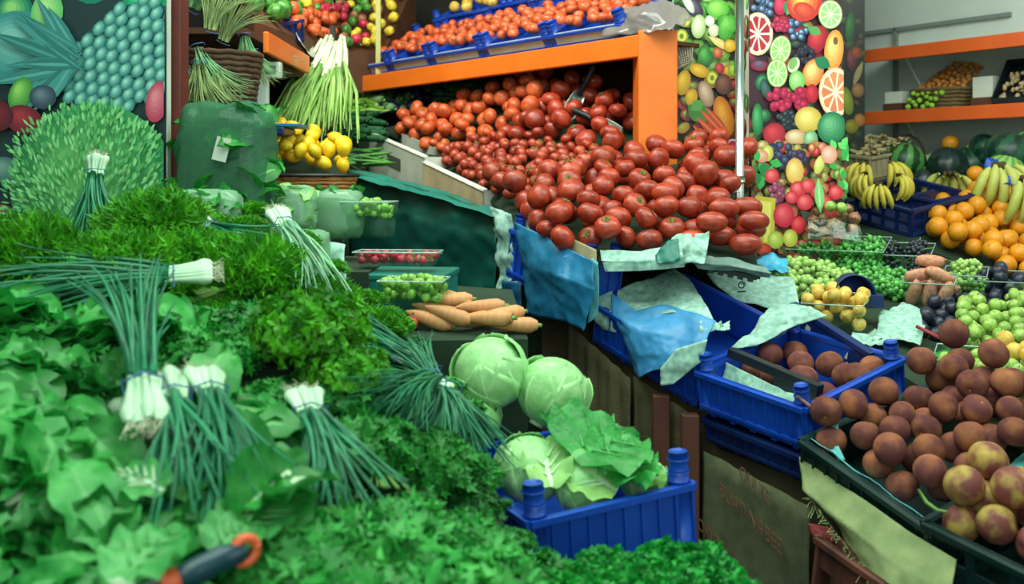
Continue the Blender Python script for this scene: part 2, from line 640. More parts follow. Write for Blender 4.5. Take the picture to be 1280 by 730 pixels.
class Print:
    """flat shapes laid over one another like the printed film on the panel"""
    def __init__(s, Y, fn=None):
        s.Y, s.v, s.f, s.c, s.k = Y, [], [], [], 0
        s.clip = None

    def xy(s, px, py):
        return ((px - 640) * s.Y / F, EYE - (py - 220) * s.Y / F)

    def poly(s, pts, col):
        s.k += 1
        y = s.Y - 0.00004 * s.k
        if s.clip:
            x0, y0, x1, y1 = s.clip
            for ax, lim, sg in ((0, x0, 1), (0, x1, -1), (1, y0, 1), (1, y1, -1)):
                out = []
                for i in range(len(pts)):
                    a, b = pts[i - 1], pts[i]
                    ia, ib = (a[ax] - lim) * sg >= 0, (b[ax] - lim) * sg >= 0
                    if ia != ib:
                        t = (lim - a[ax]) / (b[ax] - a[ax])
                        out.append((a[0] + (b[0] - a[0]) * t, a[1] + (b[1] - a[1]) * t))
                    if ib:
                        out.append(b)
                pts = out
                if len(pts) < 3:
                    return
        o = len(s.v)
        for px, py in pts:
            x, z = s.xy(px, py)
            s.v.append((x, y, z))
        s.f.append(tuple(range(o, o + len(pts))))
        s.c.append((*lin(col), 1))

    def ell(s, cx, cy, rx, ry=None, rot=0, col=(255, 0, 0), n=18, a0=0, a1=2 * PI, wob=0):
        ry = ry or rx
        c, q = math.cos(rot), math.sin(rot)
        pts = []
        for i in range(n):
            a = a0 + (a1 - a0) * i / (n if a1 - a0 > 6.2 else n - 1)
            k = 1 + wob * math.sin(3 * a + cx) + wob * 0.6 * math.sin(5 * a + cy)
            x, y = rx * k * math.cos(a), ry * k * math.sin(a)
            pts.append((cx + x * c - y * q, cy + x * q + y * c))
        s.poly(pts, col)

    def ball(s, cx, cy, rx, ry=None, rot=0, c1=(150, 20, 20), c2=(230, 60, 50), n=16, steps=5, dx=-0.2, dy=-0.25, wob=0):
        ry = ry or rx
        for i in range(steps):
            t = i / (steps - 1)
            k = 1 - 0.72 * t
            s.ell(cx + dx * rx * t, cy + dy * ry * t, rx * k, ry * k, rot, tuple(c1[j] + (c2[j] - c1[j]) * t for j in range(3)), n, wob=wob)

    def slice(s, cx, cy, rx, ry, rind, pith, flesh, rot=0, seg=9):
        s.ell(cx, cy, rx, ry, rot, rind, 24)
        s.ell(cx, cy, rx * .92, ry * .92, rot, pith, 24)
        c, q = math.cos(rot), math.sin(rot)
        for i in range(seg):
            a = 2 * PI * (i + .5) / seg
            pts = []
            for r, d in ((.14, 0), (.78, -.8), (.84, 0), (.78, .8)):
                aa = a + d * PI / seg
                x, y = rx * r * math.cos(aa), ry * r * math.sin(aa)
                pts.append((cx + x * c - y * q, cy + x * q + y * c))
            s.poly(pts, tuple(min(255, v + R.randint(-10, 10)) for v in flesh))
        s.ell(cx, cy, rx * .1, ry * .1, 0, pith, 8)

    def cluster(s, cx, cy, r, rb, c1, c2, n=14):
        for i in range(n):
            a, d = R.uniform(0, 2 * PI), r * math.sqrt(R.random())
            s.ball(cx + d * math.cos(a), cy + d * math.sin(a), rb, rb, 0, c1, c2, 9, 3)

    def leaf(s, x, y, l, w, rot, c, c2=None):
        pts = []
        cc, q = math.cos(rot), math.sin(rot)
        for i in range(7):
            t = i / 6
            pts.append((l * t, -w * math.sin(PI * t)))
        for i in range(5, 0, -1):
            t = i / 6
            pts.append((l * t, w * math.sin(PI * t)))
        s.poly([(x + a * cc - b * q, y + a * q + b * cc) for a, b in pts], c)
        if c2:
            s.poly([(x + a * cc - b * .25 * q, y + a * q + b * .25 * cc) for a, b in pts], c2)

    def build(s, parent, name='print'):
        me = bpy.data.meshes.new(name)
        me.from_pydata(s.v, [], s.f)
        me.materials.append(m_print)
        ca = me.color_attributes.new('Col', 'FLOAT_COLOR', 'CORNER')
        i = 0
        for f, c in zip(s.f, s.c):
            for _ in f:
                ca.data[i].color = c
                i += 1
        o = bpy.data.objects.new(name, me)
        COL.objects.link(o)
        o.parent = parent
        if parent is not None:
            o.matrix_parent_inverse = parent.matrix_world.inverted()
        return o


def panel_box(t, x0, y0, x1, y1, Y, th, m):
    a, b = P(x0, y1, Y), P(x1, y0, Y)
    mb = MB().box(a.x, b.x, Y + 0.001, Y + th, a.z, b.z, 0, Matrix.Translation(-t.matrix_world.translation))
    return mb.build('board', m, t, smooth=False)


GREENS = [(52, 138, 46), (88, 168, 60), (36, 104, 44), (120, 186, 78)]

# --- big left poster
t = thing('poster_panel', 'tall printed panel of a pineapple and spiky green fruit at the left edge', 'poster', P(90, 300, 2.62))
panel_box(t, -140, -110, 209, 300, 2.62, 0.03, m_cardw)
p = Print(2.62)
p.clip = (-140, -110, 208, 300)
p.poly([(-140, -110), (208, -110), (208, 300), (-140, 300)], (30, 52, 56))
for i in range(26):
    p.ball(R.uniform(-130, 200), R.uniform(-100, 20), R.uniform(14, 34), R.uniform(14, 30), R.uniform(0, 3), R.choice([(24, 120, 96), (30, 70, 66), (60, 140, 110)]), R.choice([(110, 196, 140), (120, 180, 160), (150, 210, 120)]))
p.ball(30, 60, 58, 46, 0.2, (60, 140, 140), (130, 194, 186))
p.ball(60, 16, 20, 26, 0.2, (110, 190, 110), (190, 230, 150))
p.ball(185, 4, 30, 14, 0.1, (20, 140, 96), (60, 200, 140))
# pineapple body with its eyes
p.ball(158, 72, 82, 56, -0.75, (24, 74, 80), (64, 134, 130), 26)
ca_, sa_ = math.cos(-0.75), math.sin(-0.75)
for i in range(-5, 6):
    for j in range(-5, 6):
        u, v = i * 19 + (j % 2) * 9.5 + R.uniform(-1.5, 1.5), j * 12 + R.uniform(-1, 1)
        if (u / 86) ** 2 + (v / 60) ** 2 > 1:
            continue
        x, y = 158 + u * ca_ - v * sa_, 72 + u * sa_ + v * ca_
        p.ell(x, y, 11, 7.4, -0.95, (58, 126, 122), 8)
        p.ell(x - .5, y - .5, 8.6, 5.6, -0.95, (88, 156, 148), 8)
        p.ell(x - 1, y - 1, 6, 3.9, -0.95, (122, 186, 172), 8)
        p.ell(x - 1.4, y - 1.4, 3, 2.2, -0.95, (160, 212, 196), 8)
for i in range(26):
    a = R.uniform(2.1, 4.3)
    l = R.uniform(60, 120)
    p.leaf(100 + R.uniform(-6, 10), 78 + R.uniform(-14, 14), l, R.uniform(5, 9), a, R.choice([(46, 116, 114), (70, 144, 140), (56, 128, 126)]), R.choice([(92, 164, 156), (76, 150, 144)]))
p.ball(30, 118, 14, 22, 0.4, (70, 140, 60), (150, 210, 100))
p.ball(58, 122, 17, 15, 0, (50, 66, 80), (104, 124, 140))
p.ball(34, 150, 24, 18, 0.3, (110, 24, 40), (170, 50, 60))
p.ball(0, 145, 22, 20, 0.3, (90, 20, 36), (150, 40, 50))
p.ball(10, 212, 30, 16, 0.1, (70, 110, 106), (120, 160, 150))
p.ball(4, 268, 20, 14, 0, (120, 60, 50), (160, 90, 70))
p.ball(200, 128, 14, 26, 0.2, (190, 60, 90), (226, 130, 140))
# spiky pale green fruit
p.ball(122, 238, 104, 108, 0, (62, 150, 92), (126, 204, 120), 40)
for i in range(1700):
    a, d = R.uniform(0, 2 * PI), math.sqrt(R.random())
    x, y = 122 + 102 * d * math.cos(a), 238 + 106 * d * math.sin(a)
    r_ = R.choice([(98, 186, 108), (126, 204, 124), (84, 172, 104), (148, 216, 142)])
    aa = math.atan2(y - 300, x - 122) + R.uniform(-.35, .35)
    p.leaf(x, y, R.uniform(7, 12), R.uniform(1.2, 2.0), aa, r_)
p.build(t)
# edge strip and the red-brown post beside it
t2 = thing('post', 'red-brown upright post beside the pineapple poster', 'post', Vector((-0.915, 2.62, 0)))
MB().box(-0.004, 0.03, 0.05, 0.12, 0, 2.4).build('timber', mat('red_brown_paint', (110, 36, 26), (86, 30, 22), 9, 0.6), t2, smooth=False, bevel=0.003)

# --- vegetable print behind the pole
t = thing('poster_panel', 'narrow printed panel of vegetables beside the orange post', 'poster', P(884, 250, 3.78))
panel_box(t, 842, -90, 934, 250, 3.78, 0.03, m_cardw)
p = Print(3.78)
p.clip = (842, -90, 934, 250)
p.poly([(842, -90), (934, -90), (934, 250), (842, 250)], (36, 46, 24))
for i in range(70):
    p.ball(R.uniform(842, 934), R.uniform(-90, 90), R.uniform(6, 13), R.uniform(6, 12), R.uniform(0, 3), R.choice([(40, 110, 36), (70, 140, 40), (110, 150, 50)]), R.choice([(120, 200, 90), (170, 220, 110), (210, 220, 150)]), 10, 4, wob=.1)
for i in range(40):
    p.ball(R.uniform(842, 934), R.uniform(90, 250), R.uniform(6, 11), R.uniform(6, 11), R.uniform(0, 3), R.choice([(150, 30, 30), (90, 30, 40), (60, 110, 40), (190, 120, 30)]), R.choice([(220, 80, 60), (150, 70, 80), (150, 190, 80), (240, 190, 70)]), 10, 4)
for x, y in ((855, 26), (851, 46), (889, 98), (893, 17)):
    p.ell(x, y, 8, 9, 0, (150, 160, 40)); p.ell(x, y, 6, 7, 0, (214, 222, 90)); p.ell(x, y, 2.6, 3.4, 0, (120, 130, 30))
p.ball(866, 10, 9, 16, -0.7, (40, 30, 56), (110, 96, 120)); p.ball(859, 5, 5, 14, -0.5, (190, 190, 180), (232, 232, 224))
p.ball(872, 34, 9, 15, 0.1, (170, 190, 130), (232, 238, 210))
p.ball(886, 27, 6, 7, 0, (210, 216, 200), (244, 246, 236)); p.ball(891, 39, 7, 8, 0, (200, 200, 170), (240, 236, 210))
p.ball(896, 12, 14, 12, 0, (90, 180, 60), (170, 226, 110)); p.ball(908, 34, 13, 17, .3, (60, 150, 50), (130, 206, 90), wob=.15)
p.leaf(884, 46, 34, 5, 0.55, (226, 200, 120), (240, 224, 160))
p.ball(880, 71, 10, 14, 0, (30, 100, 40), (90, 180, 80), wob=.12)
p.poly([(842, 62), (866, 54), (864, 78), (846, 88)], (120, 104, 80))
for i in range(7):
    p.poly([(844 + i * 3.4, 61 - i), (845 + i * 3.4, 61 - i), (852 + i * 2, 84 - i), (851 + i * 2, 84 - i)], (200, 190, 170))
    p.poly([(845, 64 + i * 3), (865, 58 + i * 3), (865, 59 + i * 3), (845, 65 + i * 3)], (70, 60, 50))
p.ball(896, 67, 6, 7, 0, (170, 60, 40), (226, 140, 90)); p.ball(898, 86, 6, 7, 0, (160, 30, 50), (220, 80, 80))
p.ball(911, 58, 8, 8, 0, (200, 150, 40), (240, 200, 80)); p.ball(915, 88, 7, 8, 0, (120, 160, 40), (190, 210, 90))
p.ball(873, 89, 13, 8, 0.4, (206, 150, 20), (244, 204, 60)); p.ball(853, 104, 9, 16, 0.2, (200, 150, 20), (246, 210, 50))
p.ball(863, 122, 8, 11, 0.2, (200, 150, 20), (240, 196, 40))
p.ball(881, 118, 9, 17, -0.3, (170, 130, 110), (226, 196, 170)); p.ball(903, 106, 11, 13, 0, (90, 50, 40), (140, 90, 76))
p.ball(903, 146, 12, 26, -0.25, (206, 110, 20), (246, 170, 50))
p.leaf(858, 132, 34, 12, 0.6, (60, 130, 50)); p.leaf(862, 138, 20, 7, -0.6, (90, 160, 70))
for x, y, a in ((868, 146, .75), (874, 138, .8), (864, 156, .85), (880, 134, .85)):
    p.leaf(x, y, 44, 4.4, a, (206, 70, 36), (236, 120, 70))
p.ball(897, 184, 9, 12, 0, (190, 60, 100), (236, 130, 160)); p.ell(914, 186, 9, 12, 0, (226, 200, 200)); p.ell(914, 186, 7, 10, 0, (190, 30, 70)); p.ell(914, 186, 3, 5, 0, (220, 90, 120))
p.build(t)

# --- fruit print wrapped round the column
YC = 3.55
t = thing('printed_column', 'square column wrapped in a fruit print, lime slices and berries', 'column', P(995, 330, YC))
panel_box(t, 936, -90, 1052, 330, YC, 0.22, m_cardw)
p = Print(YC)
p.clip = (936, -90, 1052, 330)
p.poly([(936, -90), (1052, -90), (1052, 330), (936, 330)], (58, 26, 40))
for i in range(60):
    p.ball(R.uniform(936, 1052), R.uniform(-90, 186), R.uniform(6, 14), R.uniform(6, 14), R.uniform(0, 3), R.choice([(120, 20, 40), (40, 40, 56), (30, 90, 60), (150, 90, 30), (130, 24, 50)]), R.choice([(210, 60, 80), (90, 100, 130), (90, 170, 110), (240, 190, 110), (200, 40, 80)]), 12, 4)
p.cluster(952, 10, 13, 5, (40, 56, 90), (150, 180, 210)); p.cluster(994, 36, 14, 5, (40, 56, 90), (160, 196, 220))
p.ball(974, 8, 8, 12, 0, (170, 20, 60), (230, 70, 100)); p.leaf(982, 20, 24, 9, -1.2, (40, 130, 80), (90, 170, 110))
p.ball(1004, 4, 22, 24, 0.3, (200, 50, 40), (244, 190, 90)); p.ball(1004, 14, 14, 10, 0.4, (190, 50, 40), (226, 90, 60))
p.slice(946, 43, 19, 27, (226, 190, 150), (244, 226, 206), (176, 34, 52))
p.cluster(974, 33, 9, 4, (150, 20, 60), (226, 70, 110), 20)
p.slice(974, 63, 13, 18, (150, 180, 90), (214, 232, 180), (150, 206, 120), 0.2); p.slice(970, 92, 13, 18, (150, 180, 90), (214, 232, 180), (146, 204, 116))
p.slice(1036, 19, 15, 18, (150, 180, 90), (220, 234, 190), (150, 206, 124))
p.ball(1020, 50, 12, 18, 0.3, (150, 20, 40), (220, 60, 70)); p.leaf(1008, 36, 18, 6, 0.4, (90, 150, 80))
p.cluster(1004, 70, 11, 4, (24, 24, 36), (70, 70, 92), 24)
p.ball(1040, 64, 12, 26, 0.1, (226, 140, 60), (246, 214, 130)); p.ell(1042, 52, 3, 5, 0, (120, 80, 40))
p.ell(990, 82, 7, 10, 0.4, (214, 226, 190)); p.ell(989, 80, 5, 8, .4, (130, 170, 100))
p.ball(1014, 92, 13, 18, .3, (214, 120, 60), (246, 220, 140)); p.leaf(1016, 74, 22, 8, 0.5, (30, 120, 80)); p.ball(994, 102, 10, 13, 0, (110, 190, 90), (190, 220, 150))
p.slice(1042, 116, 21, 31, (236, 190, 140), (246, 226, 200), (232, 130, 86))
p.cluster(972, 125, 13, 5, (160, 20, 60), (226, 60, 110), 26); p.cluster(998, 125, 13, 5, (160, 20, 60), (226, 60, 110), 26); p.ball(1012, 118, 8, 12, 0, (170, 20, 40), (220, 50, 70))
p.cluster(982, 150, 12, 4, (24, 30, 36), (84, 96, 110), 24)
p.ball(1007, 150, 17, 16, 0, (206, 170, 70), (244, 222, 130)); p.ball(1036, 160, 18, 20, 0.2, (40, 120, 80), (110, 180, 130)); p.ball(965, 168, 14, 14, 0, (160, 30, 50), (214, 60, 70))
p.ball(992, 172, 14, 10, 0, (196, 150, 100), (240, 214, 180)); p.ball(1010, 174, 9, 11, 0, (110, 160, 110), (180, 214, 170)); p.ball(944, 150, 7, 20, 0, (30, 110, 60), (80, 170, 100))
# lower print: mixed fruit basket
p.poly([(936, 180), (1052, 180), (1052, 330), (936, 330)], (70, 60, 50))
for i in range(300):
    p.ball(R.uniform(936, 1052), R.uniform(182, 325), R.uniform(4, 8), R.uniform(4, 8), 0, R.choice([(190, 30, 50), (200, 60, 60), (150, 150, 60), (80, 130, 60), (190, 110, 80)]), R.choice([(240, 100, 110), (250, 170, 150), (226, 226, 130), (150, 200, 110), (246, 200, 160)]), 10, 3)
p.cluster(970, 194, 14, 5, (40, 40, 70), (100, 106, 150), 24); p.cluster(990, 200, 10, 5, (50, 34, 60), (110, 90, 130), 18)
p.ball(953, 192, 7, 10, 0, (190, 180, 70), (236, 230, 130)); p.ball(946, 196, 8, 8, 0, (210, 140, 110), (240, 190, 150))
for i in range(14):
    p.leaf(R.uniform(936, 962), R.uniform(196, 222), 16, 5, R.uniform(0, 6), R.choice([(30, 130, 60), (60, 170, 80)]))
    p.leaf(R.uniform(1036, 1050), R.uniform(184, 226), 14, 4, R.uniform(0, 6), R.choice([(60, 170, 80), (110, 210, 110)]))
p.ball(986, 214, 11, 16, 0, (226, 170, 80), (248, 216, 140)); p.ball(1016, 206, 6, 12, 0.3, (200, 200, 90), (240, 236, 150)); p.ball(1028, 194, 10, 11, 0, (236, 150, 130), (250, 206, 186))
for x, y, r in ((958, 220, 9), (990, 236, 10), (1002, 232, 9), (1014, 240, 9), (1022, 252, 9), (998, 252, 10), (982, 246, 8), (1036, 240, 9), (1030, 262, 9)):
    p.ball(x, y, r, r, 0, (206, 40, 60), (250, 120, 120))
p.cluster(962, 240, 11, 4, (130, 50, 80), (206, 120, 150), 20)
p.poly([(937, 244), (962, 247), (960, 302), (946, 306), (940, 290)], (206, 190, 60)); p.poly([(943, 250), (957, 252), (955, 300), (948, 300)], (236, 224, 110))
p.leaf(1014, 222, 44, 6, 1.5, (130, 200, 120), (180, 226, 160)); p.leaf(992, 262, 40, 8, 0.7, (60, 70, 60)); p.leaf(1006, 296, 30, 8, -1.2, (40, 120, 60))
p.ball(972, 268, 13, 15, 0, (200, 30, 60), (246, 100, 110)); p.ball(990, 280, 9, 11, 0, (200, 30, 50), (240, 90, 90))
p.ball(962, 298, 10, 11, 0, (160, 180, 60), (220, 230, 120)); p.ball(980, 296, 9, 11, 0, (180, 180, 60), (230, 226, 120)); p.ball(948, 310, 9, 8, 0, (190, 40, 40), (230, 90, 70))
p.build(t)
# side face of the column, the vegetable print carried round it
p = Print(YC)
for i in range(90):
    p.ball(R.uniform(0, 80), R.uniform(-90, 330), R.uniform(6, 13), R.uniform(6, 13), R.uniform(0, 3), R.choice([(30, 110, 60), (60, 140, 60), (130, 30, 40)]), R.choice([(110, 190, 90), (160, 210, 110), (200, 70, 70)]), 10, 3)
p.clip = None
so = p.build(t, 'side_print')
xl = P(936, 0, YC).x
me = so.data
for v in me.vertices:
    px_ = v.co.x * F / YC + 640
    k = (YC - v.co.y)
    v.co = (xl - 0.0005 - k * 0.6, YC + max(0.0, min(0.22, px_ / 80 * 0.22)), max(1.3, v.co.z))

# --- dark print far behind the column
t = thing('poster_panel', 'dark printed strip of vegetables between the column and the white wall', 'poster', P(1066, 190, 4.9))
panel_box(t, 1040, -60, 1081, 190, 4.9, 0.03, m_dark)
p = Print(4.9)
p.clip = (1040, -60, 1081, 190)
p.poly([(1040, -60), (1081, -60), (1081, 190), (1040, 190)], (26, 28, 24))
for i in range(30):
    p.ball(R.uniform(1040, 1081), R.uniform(-60, 190), R.uniform(3, 7), R.uniform(4, 9), R.uniform(0, 3), R.choice([(30, 50, 26), (50, 34, 24), (30, 30, 30)]), R.choice([(60, 100, 40), (110, 70, 40), (70, 74, 66)]), 10, 3)
p.ball(1062, 34, 6, 20, 0.1, (20, 70, 26), (44, 120, 44)); p.ball(1064, 74, 7, 15, 0, (70, 20, 26), (130, 56, 60)); p.ball(1070, 66, 7, 8, 0, (110, 40, 20), (160, 70, 30))
p.leaf(1066, 108, 34, 4, -1.2, (150, 130, 90)); p.ball(1072, 113, 8, 9, 0, (120, 80, 40), (160, 116, 70)); p.ball(1058, 126, 8, 18, -0.2, (110, 120, 30), (150, 160, 50)); p.ball(1064, 158, 9, 9, 0, (110, 100, 20), (150, 140, 40)); p.ball(1074, 150, 7, 8, 0, (150, 90, 30), (180, 120, 50))
p.build(t)

# --- pole
pb = BT.below(Vector((0.73, 3.17, 0))) or P(925, 262, 3.17)
t = thing('pole', 'silver metal pole standing in the tomatoes in front of the printed column', 'pole', Vector((0.722, 3.17, 1.46)))
MB().tube([(0, 0, 0.06), (0, 0, 1.0)], 0.0135, 16).build('tube', m_steel, t)
MB().tube([(0, 0, 0.0), (0, 0, 0.14)], 0.010, 16).build('foot_rod', m_steel, t)
MB().tube([(0, 0, 0.12), (0, 0, 0.14)], 0.017, 16).build('collar', m_steel, t)

# ---------------------------------------------------------------- kinds of produce
m_tom = mat('tomato_skin', (134, 36, 22), (172, 62, 36), 1.6, 0.34, rnd=0.2, shift=True)
m_tomo = mat('orange_tomato_skin', (186, 66, 32), (214, 104, 56), 1.6, 0.36, rnd=0.15, shift=True)
m_tomv = mat('vine_tomato_skin', (134, 38, 26), (182, 76, 48), 1.6, 0.36, rnd=0.22, shift=True)
m_calyx = mat('tomato_calyx', (70, 96, 34), (104, 116, 50), 30, 0.8)
m_peach = mat('peach_skin', (100, 54, 54), (178, 112, 66), .8, 0.9, rnd=0.24, shift=True, lo=0.42, hi=0.85, spec=.25)
m_mango = mat('ripe_peach_skin', (124, 60, 56), (186, 156, 70), 1.0, 0.7, rnd=0.18, shift=True, lo=.44, hi=.66)
m_stalk = mat('dry_stalk', (90, 70, 40), (120, 96, 56), 30, 0.9)
m_orangef = mat('orange_peel', (224, 136, 14), (238, 158, 28), 4, 0.42, rnd=0.1, bump=0.12, bscale=26)
m_lemon = mat('lemon_peel', (224, 180, 18), (244, 208, 40), 3, 0.42, rnd=0.1, bump=0.1, bscale=22)
m_greenf = mat('green_plum_skin', (112, 156, 58), (168, 196, 96), 2, 0.4, rnd=0.16, shift=True)
m_darkf = mat('dark_plum_skin', (18, 24, 42), (46, 46, 68), 3, 0.4, rnd=0.3, shift=True)
m_apri = mat('apricot_skin', (206, 150, 50), (226, 196, 96), 1.8, 0.5, rnd=0.12, shift=True)
m_pink = mat('pink_root_skin', (176, 106, 84), (206, 150, 118), 3, 0.6, rnd=0.12, shift=True)
m_onion = mat('red_onion_skin', (120, 60, 48), (176, 124, 84), 2, 0.35, rnd=0.2, shift=True)
m_grape = mat('green_grape', (62, 140, 66), (104, 178, 84), 40, 0.3, var=0.3, sub=0.0)
m_grapep = mat('pale_grape', (140, 180, 90), (176, 206, 116), 40, 0.3, var=0.25)
m_graped = mat('dark_grape', (22, 30, 38), (44, 48, 60), 40, 0.35, var=0.3)
m_stem = mat('green_stem', (96, 136, 62), (120, 160, 84), 20, 0.7)
m_banana = mat('banana_peel', (196, 172, 50), (222, 202, 80), 8, 0.5, rnd=0.08)
m_bananag = mat('greenish_banana_peel', (170, 176, 74), (206, 204, 108), 8, 0.5, rnd=0.06)
m_bandark = mat('banana_tip', (84, 66, 30), None, rough=0.8)
m_herb1 = mat('dill_leaf', (44, 132, 8), (92, 178, 26), 26, 0.6, var=0.45, rnd=0.1, transl=0.22)
m_herb2 = mat('coriander_leaf', (16, 120, 38), (52, 152, 52), 22, 0.5, var=0.4, rnd=0.12, transl=0.25)
m_herb3 = mat('parsley_leaf', (8, 136, 44), (44, 174, 66), 30, 0.5, var=0.4, rnd=0.08, transl=0.22)
m_herbd = mat('dark_herb_leaf', (10, 84, 30), (36, 120, 40), 24, 0.55, var=0.4, rnd=0.1, transl=0.2)
m_let = mat('lettuce_leaf', (28, 134, 50), (72, 170, 78), 16, 0.42, var=0.4, rnd=0.12, transl=0.28)
m_rib = mat('leaf_rib', (76, 168, 88), (110, 190, 108), 14, 0.5, transl=0.2)
m_letp = mat('pale_lettuce_leaf', (124, 196, 96), (170, 220, 130), 10, 0.45, var=0.2, transl=0.25)
m_ribp = mat('pale_rib', (196, 232, 186), (216, 240, 206), 14, 0.45, transl=0.15)
m_cab = mat('cabbage_leaf', (134, 196, 122), (168, 218, 150), 3, 0.42, rnd=0.05, bump=0.1, bscale=8)
m_cabrib = mat('cabbage_rib', (190, 232, 172), None, rough=0.5)
m_onl = mat('onion_leaf', (16, 106, 72), (52, 142, 100), 14, 0.4, var=0.4, rnd=0.12, transl=0.1)
m_onlp = mat('pale_onion_leaf', (96, 156, 120), (140, 190, 150), 14, 0.45, var=0.3, transl=0.1)
m_bulb = mat('onion_bulb', (166, 204, 168), (196, 222, 192), 30, 0.4)
m_root = mat('onion_root', (196, 200, 170), None, rough=0.8)
m_band = mat('tie_band', (60, 110, 160), None, rough=0.5)
m_bean = mat('green_bean', (44, 118, 44), (90, 160, 66), 8, 0.5, var=0.3, rnd=0.1)
m_beanl = mat('pale_green_pepper', (108, 172, 52), (150, 200, 76), 8, 0.4, var=0.3, rnd=0.1)
m_cuke = mat('cucumber_skin', (30, 84, 50), (54, 112, 68), 30, 0.45, rnd=0.25, bump=0.3, bscale=60)
m_aub = mat('aubergine_skin', (24, 20, 48), (40, 36, 84), 4, 0.2, rnd=0.2)
m_court = mat('pale_courgette_skin', (104, 150, 96), (142, 178, 124), 20, 0.4, rnd=0.2)
m_carrot = mat('carrot_skin', (196, 132, 82), (210, 150, 100), 20, 0.6, rnd=0.1, stretch=(10, 1, 1))


def tomato_fn(k=5, dim=0.17, rib=0.03, flat=0.8, ph=0.0):
    def fn(t, p):
        c = math.cos(p)
        q = 1 + rib * math.cos(k * t + ph) * c
        return (c * math.cos(t) * q, c * math.sin(t) * q, flat * math.sin(p) - dim * math.exp(-((PI / 2 - p) / 0.34) ** 2) + 0.05 * math.exp(-((PI / 2 + p) / 0.3) ** 2))
    return fn


def calyx(z=0.66, L=0.5, n=6, w=0.09, lift=0.12):
    mb = MB()
    for i in range(n):
        a = 2 * PI * i / n + R.uniform(-.2, .2)
        d = Vector((math.cos(a), math.sin(a), 0))
        e = Vector((-d.y, d.x, 0)) * w
        up = Vector((0, 0, 1))
        mb.add([up * z, d * L * .5 + e + up * (z + lift * .6), d * L * .5 - e + up * (z + lift * .6), d * L + up * (z + lift * R.uniform(-.3, 1.3))], [(0, 2, 1), (1, 2, 3)])
    mb.tube([(0, 0, z), (0.02, 0.03, z + .14), (0.07, 0.05, z + .24)], [.05, .04, .05], 5)
    return mb


def fruit(name, fn, m, label, cat, group, nu=20, nv=14, extra=()):
    o = MB().ball(fn, nu, nv).build(name, m)
    tag(o, label, cat, group)
    for en, mb, em in extra:
        mb.build(en, em, o)
    return o


g_tom = 'tomatoes in the sloping heap'
L_tom = 'round red tomato in the big sloping heap under the orange shelf'
tomA = [proto(fruit('tomato', tomato_fn(k, d, rb, fl_, ph), m_tom, L_tom, 'tomato', g_tom, 20, 14, [('calyx', calyx(.66 - (.8 - fl_) - .02, .42), m_calyx)]))
        for k, d, rb, fl_, ph in ((5, .17, .035, .8, 0), (6, .14, .03, .74, 1), (4, .2, .04, .84, 2))]
tomB = [proto(fruit('tomato', tomato_fn(k, d, rb, fl_, ph), m_tom, L_tom, 'tomato', g_tom, 20, 14))
        for k, d, rb, fl_, ph in ((5, .1, .03, .8, 0), (4, .06, .03, .86, 1))]
tomO = [proto(fruit('tomato', tomato_fn(4, .1, .02, .85, 0), m_tomo, 'orange red tomato in the far left part of the tomato heap', 'tomato', 'orange red tomatoes at the far end of the heap', 16, 10)),
        proto(fruit('tomato', tomato_fn(5, .16, .03, .8, 0), m_tomo, 'orange red tomato in the far left part of the tomato heap', 'tomato', 'orange red tomatoes at the far end of the heap', 16, 10, [('calyx', calyx(.62, .4), m_calyx)]))]
tomP = proto(fruit('plum_tomato', lambda t, p: (math.cos(p) * math.cos(t) * .8, math.cos(p) * math.sin(t) * .8, 1.22 * math.sin(p)), m_tom, 'oblong red plum tomato at the near right corner of the heap', 'tomato', 'plum tomatoes at the near right corner'))
tomV = [proto(fruit('vine_tomato', tomato_fn(4, .08, .0, .94, 0), m_tomv, 'small vine tomato in the band of little tomatoes mid heap', 'tomato', 'small vine tomatoes in the middle of the heap', 14, 9, [('calyx', calyx(.84, .8, 5, .12, .2), m_calyx)])),
        proto(fruit('vine_tomato', tomato_fn(4, .05, .0, .96, 0), m_tomv, 'small vine tomato in the band of little tomatoes mid heap', 'tomato', 'small vine tomatoes in the middle of the heap', 14, 9))]


def peach_fn(seam=0.09, flat=0.92):
    def fn(t, p):
        c = math.cos(p)
        q = 1 - seam * math.exp(-(min(t, 2 * PI - t) / .28) ** 2) * (0.4 + 0.6 * c)
        return (c * math.cos(t) * q, c * math.sin(t) * q, flat * math.sin(p) - .2 * math.exp(-((PI / 2 - p) / .26) ** 2))
    return fn


def cavity(z, r, m):
    return MB().ell((0, 0, z), r, r, .05, 10, 6)


m_cav = mat('peach_stalk_hollow', (196, 150, 60), (170, 120, 44), 8, 0.7)
pe_x = [('stalk_hollow', cavity(.70, .19, None), m_cav)]
peachP = [proto(fruit('peach', peach_fn(.09, .92), m_peach, 'x', 'peach', None, 24, 16, pe_x)), proto(fruit('peach', peach_fn(.06, .96), m_peach, 'x', 'peach', None, 24, 16))]
mangoP = [proto(fruit('peach', peach_fn(.07, .92), m_mango, 'x', 'peach', None, 24, 16, pe_x)), proto(fruit('peach', peach_fn(.05, 1.0), m_mango, 'x', 'peach', None, 24, 16))]
orangeP = proto(fruit('orange', lambda t, p: (math.cos(p) * math.cos(t), math.cos(p) * math.sin(t), .95 * math.sin(p) - .05 * math.exp(-((PI / 2 - p) / .2) ** 2)), m_orangef, 'x', 'orange', None, 18, 12, [('navel', MB().ell((0, 0, .9), .09, .09, .03, 8, 5), m_calyx)]))
lemonP = proto(fruit('lemon', lambda t, p: (math.cos(p) * math.cos(t) * .82, math.cos(p) * math.sin(t) * .82, 1.0 * math.sin(p) + .2 * math.exp(-((PI / 2 - p) / .25) ** 2) - .12 * math.exp(-((PI / 2 + p) / .25) ** 2)), m_lemon, 'x', 'lemon', None, 16, 12, [('stalk_end', MB().ell((0, 0, -1.1), .1, .1, .05, 8, 5), m_calyx)]))
